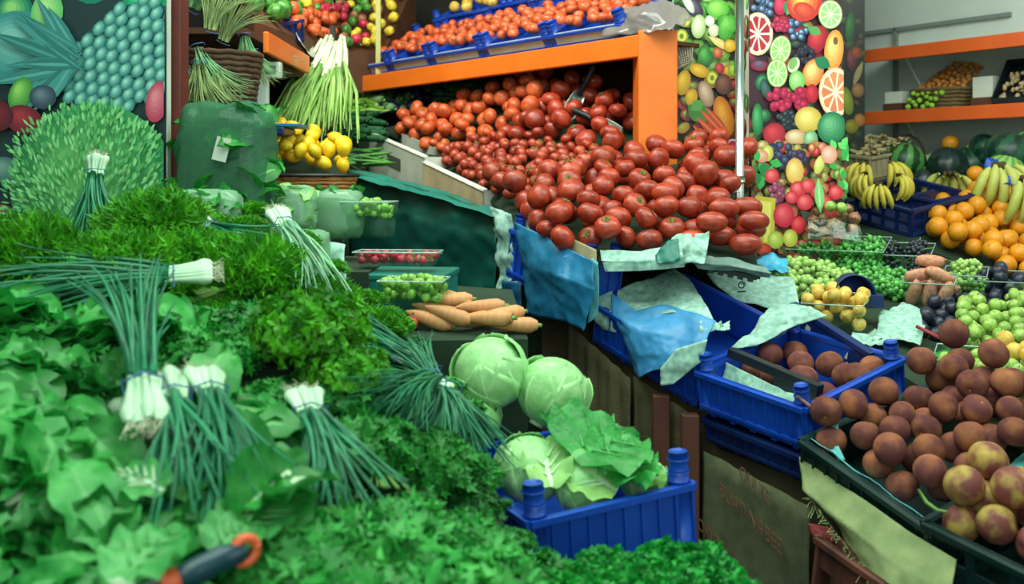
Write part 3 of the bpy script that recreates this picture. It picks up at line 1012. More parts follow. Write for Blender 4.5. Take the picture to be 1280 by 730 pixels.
ball_fn = lambda t, p: (math.cos(p) * math.cos(t), math.cos(p) * math.sin(t), .94 * math.sin(p) - .08 * math.exp(-((PI / 2 - p) / .3) ** 2))
st_x = lambda: [('stalk', MB().tube([(0, 0, .8), (.04, 0, 1.15)], .06, 5), m_stalk)]
greenP = proto(fruit('green_plum', ball_fn, m_greenf, 'x', 'fruit', None, 14, 10, st_x()))
darkP = proto(fruit('dark_plum', lambda t, p: (math.cos(p) * math.cos(t), math.cos(p) * math.sin(t), 1.12 * math.sin(p)), m_darkf, 'x', 'plum', None, 14, 10))
apriP = proto(fruit('apricot', peach_fn(.08, .95), m_apri, 'x', 'apricot', None, 16, 11))
onionP = proto(fruit('red_onion', lambda t, p: (math.cos(p) * math.cos(t), math.cos(p) * math.sin(t), .9 * math.sin(p) + .25 * math.exp(-((PI / 2 - p) / .22) ** 2)), m_onion, 'x', 'onion', None, 14, 10))
rootP = proto(fruit('sweet_potato', lambda t, p: (math.cos(p) ** .8 * math.cos(t) * .62 + .12 * math.sin(2 * p), math.cos(p) ** .8 * math.sin(t) * .58, 1.4 * math.sin(p)) if abs(p) < 1.57 else (0, 0, 1.4 * math.sin(p)), m_pink, 'x', 'sweet potato', None, 14, 12, [('root_tip', MB().tube([(0, 0, 1.35), (.05, .03, 1.62)], [.1, .03], 6), m_pink)]))


def bunch_of_balls(name, m, label, cat, group, n=46, r=0.010, R3=(.055, .04, .035)):
    t = thing(name, label, cat, None, group)
    pts = []
    tries = 0
    while len(pts) < n and tries < 20000:
        tries += 1
        d = Vector((R.gauss(0, 1), R.gauss(0, 1), R.gauss(0, 1))).normalized() * R.uniform(.55, 1)
        q = Vector((d.x * R3[0], d.y * R3[1], d.z * R3[2] + R3[2]))
        if all((q - o).length > 1.5 * r for o in pts):
            pts.append(q)
    mb = MB()
    for q in pts:
        k = R.uniform(.88, 1.1) * r
        mb.ell(q, k, k, k * 1.12, 10, 7, 0, R.random())
    o = mb.build('berries', m, t)
    o['kind'] = 'stuff'
    sb = MB().tube([(-R3[0] * 1.25, 0, R3[2] * 1.9), (-R3[0] * .4, .003, R3[2] * 1.7), (R3[0] * .5, 0, R3[2] * 1.1)], [.0025, .002, .0015], 6)
    for i in range(6):
        x = (-.6 + .22 * i) * R3[0]
        sb.tube([(x, 0, R3[2] * 1.6), (x + .01, R.uniform(-.02, .02), R3[2] * 1.3)], .001, 4)
    sb.build('stem', m_stem, t)
    return proto(t)


grapeP = bunch_of_balls('grape_bunch', m_grape, 'x', 'grapes', None)
grapepP = bunch_of_balls('grape_bunch', m_grapep, 'x', 'grapes', None, 40, .0115)
grapedP = bunch_of_balls('grape_bunch', m_graped, 'x', 'grapes', None, 46, .0105)


# ---- leaves
def leaf_pts(L, W, curl=1.0, ruffle=0.012, fr=5, nu=10, sharp=.75, ph=0.0, cup=0.25):
    ss = (-1, -.72, -.42, -.09, .09, .42, .72, 1)
    rows = []
    x = z = 0
    for i in range(nu + 1):
        t = i / nu
        a = curl * (t - .25)
        if i:
            x += L / nu * math.cos(a)
            z += -L / nu * math.sin(a)
        w = W * (math.sin(PI * min(1, (t * .93 + .07) ** sharp)) * .92 + .08 * (1 - t))
        row = []
        for q in ss:
            row.append(Vector((x + .25 * w * (q * q) * (t - .3), q * w, z + cup * w * q * q + ruffle * q * q * math.sin(fr * 2 * PI * t + ph + (2.2 if q > 0 else 0)) + ruffle * .5 * math.sin(17 * t + 5 * q + ph))))
        rows.append(row)
    return rows


def add_leaf(mb, L, W, M, var, **k):
    rows = leaf_pts(L, W, **k)
    nr, nc = len(rows), 8
    o = len(mb.v)
    vs = [M @ p for r in rows for p in r]
    fs, ms = [], []
    for j in range(nr - 1):
        for i in range(nc - 1):
            fs.append((j * nc + i, j * nc + i + 1, (j + 1) * nc + i + 1, (j + 1) * nc + i))
            ms.append(1 if i == 3 and j < nr - 3 else 0)
    mb.add(vs, fs, 0, var)
    mb.m[-len(fs):] = ms


def lettuce(label, m=None, rib=None, n=22, L=.16, W=.042, spread=1.25, name='lettuce', cat='lettuce', heart=True):
    t = thing(name, label, cat, None)
    for i in range(n):
        k = i / (n - 1)
        yaw = spread * (R.uniform(-1, 1)) * (1 - .4 * k)
        pit = -R.uniform(.05, .75) * (0.5 + .5 * k)
        M_ = Matrix.Translation((0.01, R.uniform(-.012, .012), .012 + .05 * k)) @ Matrix.Rotation(yaw, 4, 'Z') @ Matrix.Rotation(pit, 4, 'Y') @ Matrix.Rotation(R.uniform(-.7, .7), 4, 'X')
        mb = MB()
        add_leaf(mb, L * R.uniform(.75, 1.1), W * R.uniform(.8, 1.15), M_, R.random(), curl=R.uniform(.6, 1.7), ruffle=R.uniform(.008, .015), fr=R.choice((2, 3, 4)), ph=R.uniform(0, 6), sharp=R.uniform(.8, 1.15))
        mb.build('leaf', [m or m_let, rib or m_rib], t)
    if heart:
        MB().ell((-.004, 0, .03), .022, .024, .022, 10, 8).build('stump', m_ribp, t)
    return proto(t)


def tuft(label, name, cat, m, n=1500, rx=.08, ry=.075, rz=.05, kind='dill', core=m_herbd):
    t = thing(name, label, cat, None)
    mb = MB()
    mb.ell((0, 0, rz * .38), rx * .8, ry * .8, rz * .62, 12, 8, 1, .1)
    for i in range(n):
        a, u = R.uniform(0, 2 * PI), R.random()
        p = math.asin(u * .98) if R.random() < .9 else R.uniform(-.3, .2)
        k = R.uniform(.72, 1.02) * (1 + .16 * math.sin(3 * a + 1) * math.cos(p) + .1 * math.sin(7 * a + 4 * p))
        c = Vector((rx * k * math.cos(p) * math.cos(a), ry * k * math.cos(p) * math.sin(a), rz * .35 + rz * k * math.sin(p)))
        nrm = Vector((c.x / rx ** 2, c.y / ry ** 2, (c.z - rz * .3) / rz ** 2)).normalized()
        d = (nrm + Vector((R.gauss(0, .5), R.gauss(0, .5), R.gauss(0, .5)))).normalized()
        e = d.cross(Vector((R.gauss(0, 1), R.gauss(0, 1), R.gauss(0, 1)))).normalized()
        g = d.cross(e)
        v = R.random()
        if kind == 'dill':
            l, w = R.uniform(.010, .019), R.uniform(.0008, .0016)
            b_ = c - d * l * .4
            q = d * l * .6 + g * R.uniform(-.006, .006)
            mb.add([b_ - e * w, b_ + e * w, b_ + d * l * .5 + e * w * 1.4, b_ + d * l * .5 - e * w * 1.4, b_ + d * l * .5 + q], [(0, 1, 2, 3), (3, 2, 4)], 0, v)
        elif kind == 'curly':
            r = R.uniform(.005, .009)
            vs = [c]
            for q in range(6):
                aa = q * PI / 3 + v * 5
                vs.append(c + (e * math.cos(aa) + g * math.sin(aa)) * r * (1.1 if q % 2 else .55) + d * R.uniform(-.3, .7) * r)
            mb.add(vs, [(0, 1 + q, 1 + (q + 1) % 6) for q in range(6)], 0, v)
        else:
            r = R.uniform(.007, .013) * (1.35 if kind == 'big' else 1)
            d2 = (nrm * .9 + Vector((R.gauss(0, .45), R.gauss(0, .45), R.gauss(0, .45)))).normalized()
            e = d2.cross(Vector((R.gauss(0, 1), R.gauss(0, 1), R.gauss(0, 1)))).normalized()
            g = d2.cross(e)
            vs = [c]
            for q, rr in enumerate((.25, .9, .55, 1.1, .55, 1.25, .55, 1.1, .55, .9)):
                aa = -PI + q * 2 * PI / 10
                vs.append(c + (e * math.cos(aa) + g * math.sin(aa)) * r * rr + d2 * (.25 * r * (1 if q % 2 else -.4)))
            mb.add(vs, [(0, 1 + q, 1 + (q + 1) % 10) for q in range(10)], 0, v)
    o = mb.build('foliage', [m, core], t, smooth=kind != 'curly')
    sb = MB()
    for i in range(14):
        a = R.uniform(-.5, .5)
        sb.tube([(-rx * .3, R.uniform(-.02, .02), rz * .2), (-rx * .9, a * .04, rz * .12), (-rx * 1.25, a * .06, rz * .03)], .0016, 5)
    sb.build('stems', m_stem, t)
    return proto(t)


dillP = [tuft('x', 'dill_bunch', 'herbs', m_herb1, 5200, kind='dill', core=m_herb2) for _ in range(2)]
curlyP = [tuft('x', 'curly_parsley_bunch', 'herbs', m_herb1, 2600, kind='curly') for _ in range(2)]
parsP = [tuft('x', 'parsley_bunch', 'herbs', m_herb3, 2600, kind='curly') for _ in range(2)]
coriP = [tuft('x', 'coriander_bunch', 'herbs', m_herb2, 1000, kind='flat') for _ in range(3)]
m_herbl = mat('light_coriander_leaf', (34, 144, 52), (84, 184, 84), 24, 0.5, var=0.4, rnd=0.1, transl=0.25)
lcorP = [tuft('x', 'coriander_bunch', 'herbs', m_herbl, 760, kind='big') for _ in range(2)]
darkhP = [tuft('x', 'flat_parsley_bunch', 'herbs', m_herbd, 900, kind='flat') for _ in range(2)]
letP = [lettuce('x') for _ in range(3)]
chardP = [lettuce('x', m_let, m_ribp, 7, .17, .06, .7, 'chard_bunch', 'chard', False)]


def spring_onions(label, n=9, L=.32, fan=.28, droop=.5, leaf=None, nl=6, name='spring_onion_bunch', bulb=True, thick=.0042):
    t = thing(name, label, 'spring onions', None)
    for i in range(n):
        y = (i - (n - 1) / 2) / n * .05
        zb = R.uniform(.008, .034)
        a = fan * (i - (n - 1) / 2) / n * 1.6 + R.uniform(-.08, .08)
        if bulb:
            mb = MB().tube([(-.018, y, zb), (-.012, y, zb), (0, y, zb), (.016, y * .95, zb), (.05, y * .8, zb), (.085, y * .75, zb)], [.003, .0095, .012, .008, .005, .0045], 9)
            b_ = mb.build('bulb', m_bulb, t)
            rb = MB()
            for k in range(7):
                rb.tube([(-.017, y, zb), (-.028, y + R.uniform(-.007, .007), zb + R.uniform(-.007, .007)), (-.04, y + R.uniform(-.013, .013), zb + R.uniform(-.012, .01))], .0006, 4)
            rb.build('roots', m_root, b_)
        lf = MB()
        for k in range(nl):
            aa = a + R.uniform(-.16, .16)
            l = L * R.uniform(.75, 1.08)
            pts, rad = [], []
            x0 = .07
            dz = R.uniform(-.04, .12)
            for q in range(8):
                s = q / 7
                pts.append((x0 + l * s * math.cos(aa * s), y * .75 + l * s * math.sin(aa) * (.25 + .75 * s), zb + dz * l * s * 2 - droop * l * s * s * .35 + .006 * math.sin(5 * s + k)))
                rad.append(thick * (1.1 - .8 * s))
            lf.tube(pts, rad, 6, 0, R.random(), True)
        lf.build('leaf_tuft', leaf or m_onl, t)
    MB().tube([(.06, -.026, .008), (.06, -.028, .03), (.06, 0, .042), (.06, .028, .03), (.06, .026, .008)], .0016, 5).build('tie', m_band, t)
    return proto(t)


onionsP = [spring_onions('x'), spring_onions('x', 8, .30, .22, .5), spring_onions('x', 10, .34, .2, .3)]
chiveP = [spring_onions('x', 14, .30, .14, .3, None, 9, 'chive_bunch', False, .0026), spring_onions('x', 14, .30, .3, .9, None, 9, 'chive_bunch', False, .0028)]
paleonP = [spring_onions('x', 9, .34, .2, .4, m_onlp)]


def cabbage(label, m=None, rib=None, name='cabbage'):
    t = thing(name, label, 'cabbage', None)
    MB().ell((0, 0, .9), .93, .93, .86, 24, 16).build('heart', m or m_cab, t)
    MB().tube([(0, 0, -.12), (0, 0, .2)], [.2, .26], 12).build('stump', m_ribp, t)
    for i in range(6):
        yaw = i * 2 * PI / 6 + R.uniform(-.3, .3)
        mb = MB()
        rows = []
        wid = R.uniform(.75, .95)
        top = R.uniform(1.9, 2.4)
        for j in range(13):
            s = j / 12
            ph = -PI / 2 + .12 + top * s
            row = []
            for q in (-1, -.75, -.5, -.25, -.04, .04, .25, .5, .75, 1):
                az = q * wid * math.sin(PI * min(1, s * .86 + .1)) * 1.25
                r = 1.0 + .02 * i / 6 + .05 * s * q * q + .035 * math.sin(9 * s + 6 * q + i) * q * q * s + (.02 if abs(q) < .1 else 0) - .012 * abs(math.sin(q * 9 + s * 4))
                row.append(Vector((r * math.cos(ph) * math.cos(az + yaw), r * math.cos(ph) * math.sin(az + yaw), .9 + r * .94 * math.sin(ph))))
            rows.append(row)
        mb.grid(rows)
        nc = 9
        for k in range(len(mb.f)):
            mb.m[k] = 1 if k % nc == 4 and k // nc < 10 else 0
        mb.build('outer_leaf', [m or m_cab, rib or m_cabrib], t, solid=.012)
    return proto(t)


cabP = cabbage('x')


def long_veg(name, label, cat, m, L=1.0, r=.1, bend=.1, tip=None, n=10, nn=10, taper=(.5, .9, 1, 1, 1, .95, .8, .35), group=None):
    k = len(taper)
    o = MB().tube([(L * (i / (k - 1) - .5), bend * math.sin(PI * i / (k - 1)), 0) for i in range(k)], [r * q for q in taper], nn).build(name, m)
    tag(o, label, cat, group)
    if tip:
        MB().tube([(-L * .5 - r * .9, 0, 0), (-L * .5 - r * .1, 0, 0), (-L * .5 + r * .5, bend * .1, 0)], [r * .25, r * .3, r * .55], 7).build('stalk', tip, o)
    return proto(o)


cukeP = long_veg('cucumber', 'x', 'cucumber', m_cuke, .17, .017, .012, m_stem)
aubP = long_veg('aubergine', 'x', 'aubergine', m_aub, .19, .034, .01, m_stem, taper=(.3, .55, .7, .85, .98, 1, .8, .35))
courtP = long_veg('courgette', 'x', 'courgette', m_court, .16, .024, .008, m_stem)
pepperP = long_veg('green_pepper', 'x', 'pepper', m_beanl, .15, .014, .02, m_stem, taper=(.7, 1, 1, .9, .75, .55, .35, .1))
beanP = long_veg('green_bean', 'x', 'bean', m_bean, .14, .006, .012, None, nn=6)
carrotP = long_veg('carrot', 'x', 'carrot', m_carrot, .17, .018, .006, m_stem, taper=(.6, 1, 1, .92, .84, .7, .5, .12))


def banana_hand(label, m, n=5, grp=None):
    t = thing('banana_bunch', label, 'bananas', None, grp)
    for i in range(n):
        a = (i - (n - 1) / 2) * .3
        pts, rad = [], []
        for k in range(9):
            s = k / 8
            th = 2.0 * s
            x, z = .085 * math.sin(th) + .02, .085 * (math.cos(th)) - .03 + .012 * (i % 2)
            pts.append((x * math.cos(a), x * math.sin(a) + .012 * (i - (n - 1) / 2), z))
            rad.append(.0165 * (.42, .7, .95, 1, 1, 1, .9, .62, .25)[k])
        bo = MB().tube(pts, rad, 8).build('banana', m, t)
        e = Vector(pts[-1])
        MB().ell(e, .006, .006, .006, 7, 5).build('tip', m_bandark, bo)
    MB().tube([(-.012, -.018, .058), (.012, 0, .062), (-.012, .018, .058)], [.011, .015, .011], 8).build('crown', m_bandark, t)
    return proto(t)


banP = banana_hand('x', m_banana)
bangP = banana_hand('x', m_bananag, 6)


# ---- crates, punnets and cloths
def crate_frame(FL, FR, d, rise=0.0, h=.12):
    FL, FR = Vector(FL), Vector(FR)
    x = (FR - FL)
    w = x.length
    x.normalize()
    hd = Vector((-x.y, x.x, 0)).normalized()
    y = (hd + Vector((0, 0, rise))).normalized()
    z = x.cross(y).normalized()
    y = z.cross(x)
    return frame(FL + x * w / 2 + y * d / 2 - z * h, x, y, z), w


def crate(name, label, FL, FR, d, h, m, rise=0.0, slots=False, posts=.03, post_d=.04, group=None, lip=.012, cat='crate', gaps=0):
    M_, w = crate_frame(FL, FR, d, rise, h)
    t = thing(name, label, cat, M_, group)
    a, b, th = w / 2, d / 2, .006
    mb = MB().box(-a, a, -b, b, 0, .006)
    for i in range(5):
        mb.box(-a + w * (i + .5) / 5 - .008, -a + w * (i + .5) / 5 + .008, -b, b, -.008, 0)
    mb.build('base', m, t, smooth=False)

    def side(L, place):
        q = MB()
        if slots:
            q.box(-L / 2, L / 2, -th / 2, th / 2, 0, h * .22)
            q.box(-L / 2, L / 2, -th / 2, th / 2, h * .45, h * .58)
            q.box(-L / 2, L / 2, -th / 2, th / 2, h * .82, h)
            nn = max(3, int(L / .07))
            for i in range(nn + 1):
                x = -L / 2 + L * i / nn
                q.box(x - .008, x + .008, -th * .7, th * .7, 0, h)
        else:
            q.box(-L / 2, L / 2, -th / 2, th / 2, 0, h)
            nn = max(3, int(L / .035))
            for i in range(nn + 1):
                x = -L / 2 + L * i / nn
                q.box(x - .0025, x + .0025, -th - .003, 0, .004, h - .004)
        q.box(-L / 2 - lip * .5, L / 2 + lip * .5, -th / 2 - lip, th / 2 + .002, h - .012, h)
        q.box(-L / 2, L / 2, -th / 2 - lip * .7, th / 2, h * .12, h * .12 + .008)
        q.build('side_panel', m, t, smooth=False).matrix_local = place
    side(w, Matrix.Translation((0, -b, 0)))
    side(w, Matrix.Translation((0, b, 0)) @ Matrix.Rotation(PI, 4, 'Z'))
    side(d, Matrix.Translation((-a, 0, 0)) @ Matrix.Rotation(-PI / 2, 4, 'Z'))
    side(d, Matrix.Translation((a, 0, 0)) @ Matrix.Rotation(PI / 2, 4, 'Z'))
    if posts:
        for sx in (-1, 1):
            for sy in (-1, 1):
                q = MB()
                cx, cy = sx * (a - .014), sy * (b - .014)
                q.tube([(cx, cy, 0.008), (cx, cy, h + .004)], post_d * .5, 10)
                q.tube([(cx, cy, h + .004), (cx, cy, h + posts)], post_d * .42, 10)
                for zz in (.35, .75):
                    q.tube([(cx, cy, h + posts * zz), (cx, cy, h + posts * zz + .004)], post_d * .48, 10)
                q.build('corner_post', m, t)
    return t, M_, w


def in_crate(M_, w, d, z0, z1=None, ins=.035):
    """bed inside a crate, at heights z0 (front) and z1 (back) over its bottom"""
    z1 = z0 if z1 is None else z1
    a, b = w / 2 - ins, d / 2 - ins
    q = lambda x, y, z: M_ @ Vector((x, y, z))
    return Bed([[q(-a, b, z1), q(a, b, z1)], [q(-a, -b, z0), q(a, -b, z0)]])


def punnet(label, M_, w, d, h, m=None, name='punnet', group=None):
    t = thing(name, label, 'punnet', M_, group)
    a, b, k = w / 2, d / 2, .86
    rows = [[(-a * k, -b * k, 0), (a * k, -b * k, 0), (a * k, b * k, 0), (-a * k, b * k, 0)], [(-a, -b, h), (a, -b, h), (a, b, h), (-a, b, h)]]
    vs = [Vector(p) for r in rows for p in r]
    MB().add(vs, [(0, 1, 2, 3)] + [(i, (i + 1) % 4, 4 + (i + 1) % 4, 4 + i) for i in range(4)]).build('tub', m or m_clear, t, smooth=False)
    MB().tube([vs[4], vs[5], vs[6], vs[7], vs[4]], .0022, 6).build('rim', m_rimm, t)
    return t


m_rimm = clear_mat('punnet_rim', (200, 225, 215), 0.3, (190, 215, 205), 0.45)
NOI = noise.noise


def sheet(rows, n=14, amp=.01, fr=9, seed=0, sag=0):
    """cloth or paper through rows of points, crumpled"""
    nr, nc = len(rows), len(rows[0])
    g = []
    NV, NU = n * (nr - 1), n * (nc - 1)
    for j in range(NV + 1):
        fj = min(j / n, nr - 1 - 1e-6)
        j0 = int(fj)
        v = fj - j0
        row = []
        for i in range(NU + 1):
            fi = min(i / n, nc - 1 - 1e-6)
            i0 = int(fi)
            u = fi - i0
            p = rows[j0][i0] * (1 - u) * (1 - v) + rows[j0][i0 + 1] * u * (1 - v) + rows[j0 + 1][i0] * (1 - u) * v + rows[j0 + 1][i0 + 1] * u * v
            row.append(p)
        g.append(row)
    out = []
    for j in range(NV + 1):
        row = []
        for i in range(NU + 1):
            p = g[j][i]
            du = g[j][min(i + 1, NU)] - g[j][max(i - 1, 0)]
            dv = g[min(j + 1, NV)][i] - g[max(j - 1, 0)][i]
            nn = du.cross(dv)
            nn = nn.normalized() if nn.length > 1e-9 else Vector((0, 0, 1))
            s = Vector((seed * 7.3, seed * 3.1, seed))
            a = NOI(p * fr + s) + .5 * abs(NOI(p * fr * 2.3 + s)) + .25 * NOI(p * fr * 5 + s)
            row.append(p + nn * a * amp)
        out.append(row)
    return out


def cloth(name, label, cat, m, rows, n=14, amp=.01, fr=9, seed=0, group=None, th=.0015):
    rows = [[P(*q) if not isinstance(q, Vector) else q for q in r] for r in rows]
    o = MB().grid(sheet(rows, n, amp, fr, seed)).build(name, m, solid=th)
    return tag(o, label, cat, group)

# ================================================================ tomato heap
VINE = [(530, 200), (590, 178), (640, 180), (700, 188), (770, 205), (720, 232), (650, 268), (606, 240)]
LEFTZ = [(440, 120), (600, 80), (680, 80), (680, 130), (640, 165), (600, 180), (540, 205), (440, 200)]
PLUM = [(858, 318), (875, 284), (915, 268), (960, 280), (970, 350), (860, 350)]


def zone(p):
    x, y = pix(p)
    if inpoly(x, y, VINE):
        return 'v'
    if inpoly(x, y, LEFTZ):
        return 'o'
    if inpoly(x, y, PLUM):
        return 'p'
    return 't'


RZ = {'v': (.020, .025), 'o': (.031, .038), 't': (.034, .043), 'p': (.036, .039)}
tom_mask = lambda p: not (.39 < p.x < .66 and 3.5 < p.y < 3.82) and (p.x - .722) ** 2 + (p.y - 3.17) ** 2 > .055 ** 2 and pix(p)[1] > (174 - .30 * (pix(p)[0] - 475) if pix(p)[0] < 635 else 60)
tpts = pile(BT, lambda p: R.uniform(*RZ[zone(p)]), 1.7, 20000, tom_mask, maxn=1000)
for c, r in tpts:
    z = zone(c - Vector((0, 0, r)))
    if z == 'v':
        R.choice(tomV).put(rotM(c, r, 1.3))
    elif z == 'o':
        R.choice(tomO).put(rotM(c, r, 1.6))
    elif z == 'p':
        tomP.put(aim(c, (R.uniform(-.25, .25), R.uniform(-.2, .2), 1), (R.uniform(-.5, .5), 1, 0), r) if R.random() < 0 else Matrix.Translation(c) @ Matrix.Rotation(R.uniform(-.5, .5), 4, 'Z') @ Matrix.Rotation(PI / 2, 4, 'Y') @ Matrix.Scale(r, 4))
    else:
        R.choice(tomA if R.random() < .5 else tomB).put(rotM(c, r, R.choice((.9, 1.3, 2.2))))

# scoops left standing in the tomatoes
m_scoop = mat('scoop_steel', (150, 170, 165), (176, 192, 186), 20, 0.3, metal=0.6)


def scoop(label, a, b, w):
    a, b = Vector(a), Vector(b)
    t = thing('scoop', label, 'scoop', aim(a, b - a, (0, -1, .3)))
    L = (b - a).length
    rows = []
    for j in range(7):
        s = j / 6
        rows.append([(L * .5 * s, w * q * (.5 + .5 * math.sin(PI * (s * .7 + .15))), -.02 + .035 * q * q) for q in (-1, -.6, -.2, .2, .6, 1)])
    MB().grid([[Vector(p) for p in r] for r in rows]).build('blade', m_scoop, t, solid=.002)
    MB().tube([(L * .48, 0, -.012), (L * .7, 0, .006), (L, 0, .0)], [.012, .011, .013], 8).build('handle', m_black, t)
    return t


scoop('steel scoop with dark handle standing up at the back of the tomatoes', P(708, 150, 3.95), P(742, 84, 4.0), .03)
scoop('small steel scoop lying in the tomatoes left of the orange post', P(776, 166, 3.74), P(718, 138, 3.9), .022)

# cardboard trays along the far edge of the heap
m_traygrey = mat('tray_white_card', (158, 166, 152), (176, 182, 166), 10, .85)
m_holeshade = mat('hand_hole_shade', (66, 72, 60), None, rough=.8)


def tray_side(label, a, b, h, hand=True):
    a, b = P(*a), P(*b)
    t = thing('cardboard_tray', label, 'cardboard box', aim(a - Vector((0, 0, h)), Vector((b.x - a.x, b.y - a.y, 0))))
    Lx = Vector((b.x - a.x, b.y - a.y, 0)).length
    dz = b.z - a.z
    mb = MB()
    for y0, y1 in ((-.006, 0), (.16, .166)):
        vs = [(0, y0, 0), (Lx, y0, dz), (Lx, y1, dz), (0, y1, 0), (0, y0, h), (Lx, y0, h + dz), (Lx, y1, h + dz), (0, y1, h)]
        mb.add(vs, [(0, 3, 2, 1), (4, 5, 6, 7), (0, 1, 5, 4), (1, 2, 6, 5), (2, 3, 7, 6), (3, 0, 4, 7)])
    mb.build('long_side', m_traygrey if hand else m_card, t, smooth=False)
    mb = MB().add([(Lx - .006, -.006, dz), (Lx, -.006, dz), (Lx, .166, dz), (Lx - .006, .166, dz), (Lx - .006, -.006, h + dz), (Lx, -.006, h + dz), (Lx, .166, h + dz), (Lx - .006, .166, h + dz)], [(0, 3, 2, 1), (4, 5, 6, 7), (0, 1, 5, 4), (1, 2, 6, 5), (2, 3, 7, 6), (3, 0, 4, 7)])
    mb.build('short_side', m_cardw, t, smooth=False)
    vs = [(0, -.009, h - .004), (Lx, -.009, h + dz - .004), (Lx, .012, h + dz + .003), (0, .012, h + .003)]
    MB().add(vs, [(0, 1, 2, 3)]).build('folded_edge', m_cardw, t, smooth=False, solid=.004)
    if hand:
        k = .35
        vs = [(Lx * k, -.0075, dz * k + h * .45), (Lx * (k + .25), -.0075, dz * (k + .25) + h * .45), (Lx * (k + .25), -.0075, dz * (k + .25) + h * .72), (Lx * k, -.0075, dz * k + h * .72)]
        MB().add(vs, [(0, 1, 2, 3)]).build('hand_hole', m_holeshade, t, smooth=False)  # no hole is cut; the shade inside it is put into this patch's colour


tray_side('white cardboard tray with dark hand hole at the far tomato edge', (463, 166, 4.62), (532, 196, 4.15), .20)
tray_side('plain brown cardboard tray edge above the dark green tarpaulin', (530, 202, 4.12), (606, 238, 3.62), .13, False)

# dark green tarpaulin over the near end of the stand
cloth('tarpaulin', 'dark green tarpaulin hanging from the edge of the tomato stand', 'tarpaulin', m_tarp,
      [[(436, 214, 3.9), (500, 228, 3.68), (560, 244, 3.48), (622, 264, 3.28)], [(436, 250, 3.84), (500, 268, 3.62), (560, 286, 3.44), (622, 300, 3.24)],
       [(436, 330, 3.88), (500, 345, 3.66), (560, 360, 3.47), (622, 372, 3.27)], [(436, 440, 3.86), (500, 445, 3.64), (560, 450, 3.45), (622, 455, 3.25)]], 12, .03, 5, 3, th=.003)
cloth('tarpaulin', 'green plastic sheet folded over the top edge of the tarpaulin', 'tarpaulin', m_tarp2,
      [[(440, 210, 3.98), (500, 224, 3.74), (560, 240, 3.54), (616, 258, 3.36)], [(438, 220, 3.84), (500, 236, 3.62), (560, 253, 3.43), (618, 272, 3.23)]], 12, .012, 8, 5, th=.002)
# wooden legs and brown cloth under the crates: the stall front
fr = [p + Vector((.045, .032, 0)) for p in (P(660, 350, 3.16), P(746, 432, 2.93), P(871, 514, 2.60), P(878, 556, 2.59), P(1002, 600, 2.31), P(1010, 622, 2.28), P(1168, 742, 1.97), P(1340, 880, 1.74))]

# crates that hold the front of the heap
crate('crate', 'blue crate under the near left tomatoes behind the hanging blue bag', P(642, 286, 3.2), P(736, 328, 2.87), .12, .16, m_blue, 0, posts=.05)
crate('crate', 'dark low tray under the near right plum tomatoes', P(886, 320, 2.86), P(948, 333, 2.83), .06, .04, m_dkgreen, 0, posts=0)
cloth('cardboard_sheet', 'pale cardboard sheet standing between blue bag and tomatoes', 'cardboard', m_card,
      [[(655, 262, 3.2), (700, 290, 2.98), (744, 312, 2.84)], [(655, 285, 3.19), (700, 312, 2.96), (744, 336, 2.83)]], 8, .004, 8, 2, th=.004)
cloth('newspaper', 'white paper with torn fringe at the front of the tomatoes', 'paper', m_news,
      [[(838, 296, 2.84), (862, 290, 2.82), (886, 288, 2.80)], [(836, 312, 2.80), (862, 308, 2.78), (884, 312, 2.76)], [(842, 332, 2.78), (866, 328, 2.75), (880, 330, 2.74)]], 9, .02, 22, 8)
cloth('newspaper', 'pale paper lining along the tomatoes between the blue posts', 'paper', m_news,
      [[(750, 312, 2.85), (800, 314, 2.82), (852, 304, 2.80)], [(752, 325, 2.81), (800, 327, 2.79), (854, 320, 2.77)], [(756, 340, 2.81), (800, 339, 2.79), (856, 334, 2.77)]], 9, .01, 15, 9)
cloth('newspaper', 'grey paper edge hanging under the plum tomatoes', 'paper', mat('grey_paper', (92, 118, 112), (130, 150, 140), 20, .85),
      [[(862, 318, 2.83), (910, 322, 2.81), (958, 334, 2.76)], [(866, 328, 2.79), (912, 332, 2.77), (964, 342, 2.73)], [(872, 336, 2.80), (916, 339, 2.78), (962, 348, 2.75)]], 9, .01, 14, 11)
cloth('newspaper', 'green leaf wrapper lying by the torn paper in front of tomatoes', 'paper', m_tarp2,
      [[(818, 318, 2.79), (836, 300, 2.79), (848, 298, 2.79)], [(822, 330, 2.765), (840, 330, 2.76), (850, 326, 2.76)]], 7, .012, 18, 4)
cloth('newspaper', 'crumpled papers hanging beside the blue post left of the bag', 'paper', m_news,
      [[(612, 258, 3.26), (640, 268, 3.2)], [(618, 300, 3.24), (640, 305, 3.19)], [(622, 340, 3.24), (642, 335, 3.19)], [(620, 366, 3.24), (634, 360, 3.2)]], 9, .035, 14, 6)
cloth('plastic_bag', 'translucent blue plastic bag hanging on the corner of tomato crate', 'plastic bag', m_bagblue,
      [[(647, 278, 3.14), (700, 306, 2.92), (742, 326, 2.79)], [(650, 330, 3.10), (697, 345, 2.84), (742, 362, 2.77)], [(658, 392, 3.12), (700, 402, 2.88), (730, 414, 2.80)]], 16, .02, 7, 1)
cloth('plastic_bag', 'turquoise edge of a second bag hanging right of blue bag', 'plastic bag', m_teal,
      [[(740, 322, 2.82), (748, 328, 2.80)], [(738, 365, 2.82), (747, 368, 2.80)], [(733, 405, 2.83), (746, 396, 2.81)]], 8, .01, 12, 7)
cloth('plastic_bag', 'dark blue plastic bag hanging low behind the hanging blue bag', 'plastic bag', mat('deep_blue_bag', (20, 74, 110), (30, 92, 130), 9, .35, bump=.3, bscale=20),
      [[(628, 350, 3.2), (652, 352, 3.16)], [(618, 392, 3.2), (652, 395, 3.16)], [(612, 432, 3.2), (655, 430, 3.16)]], 9, .02, 9, 2)

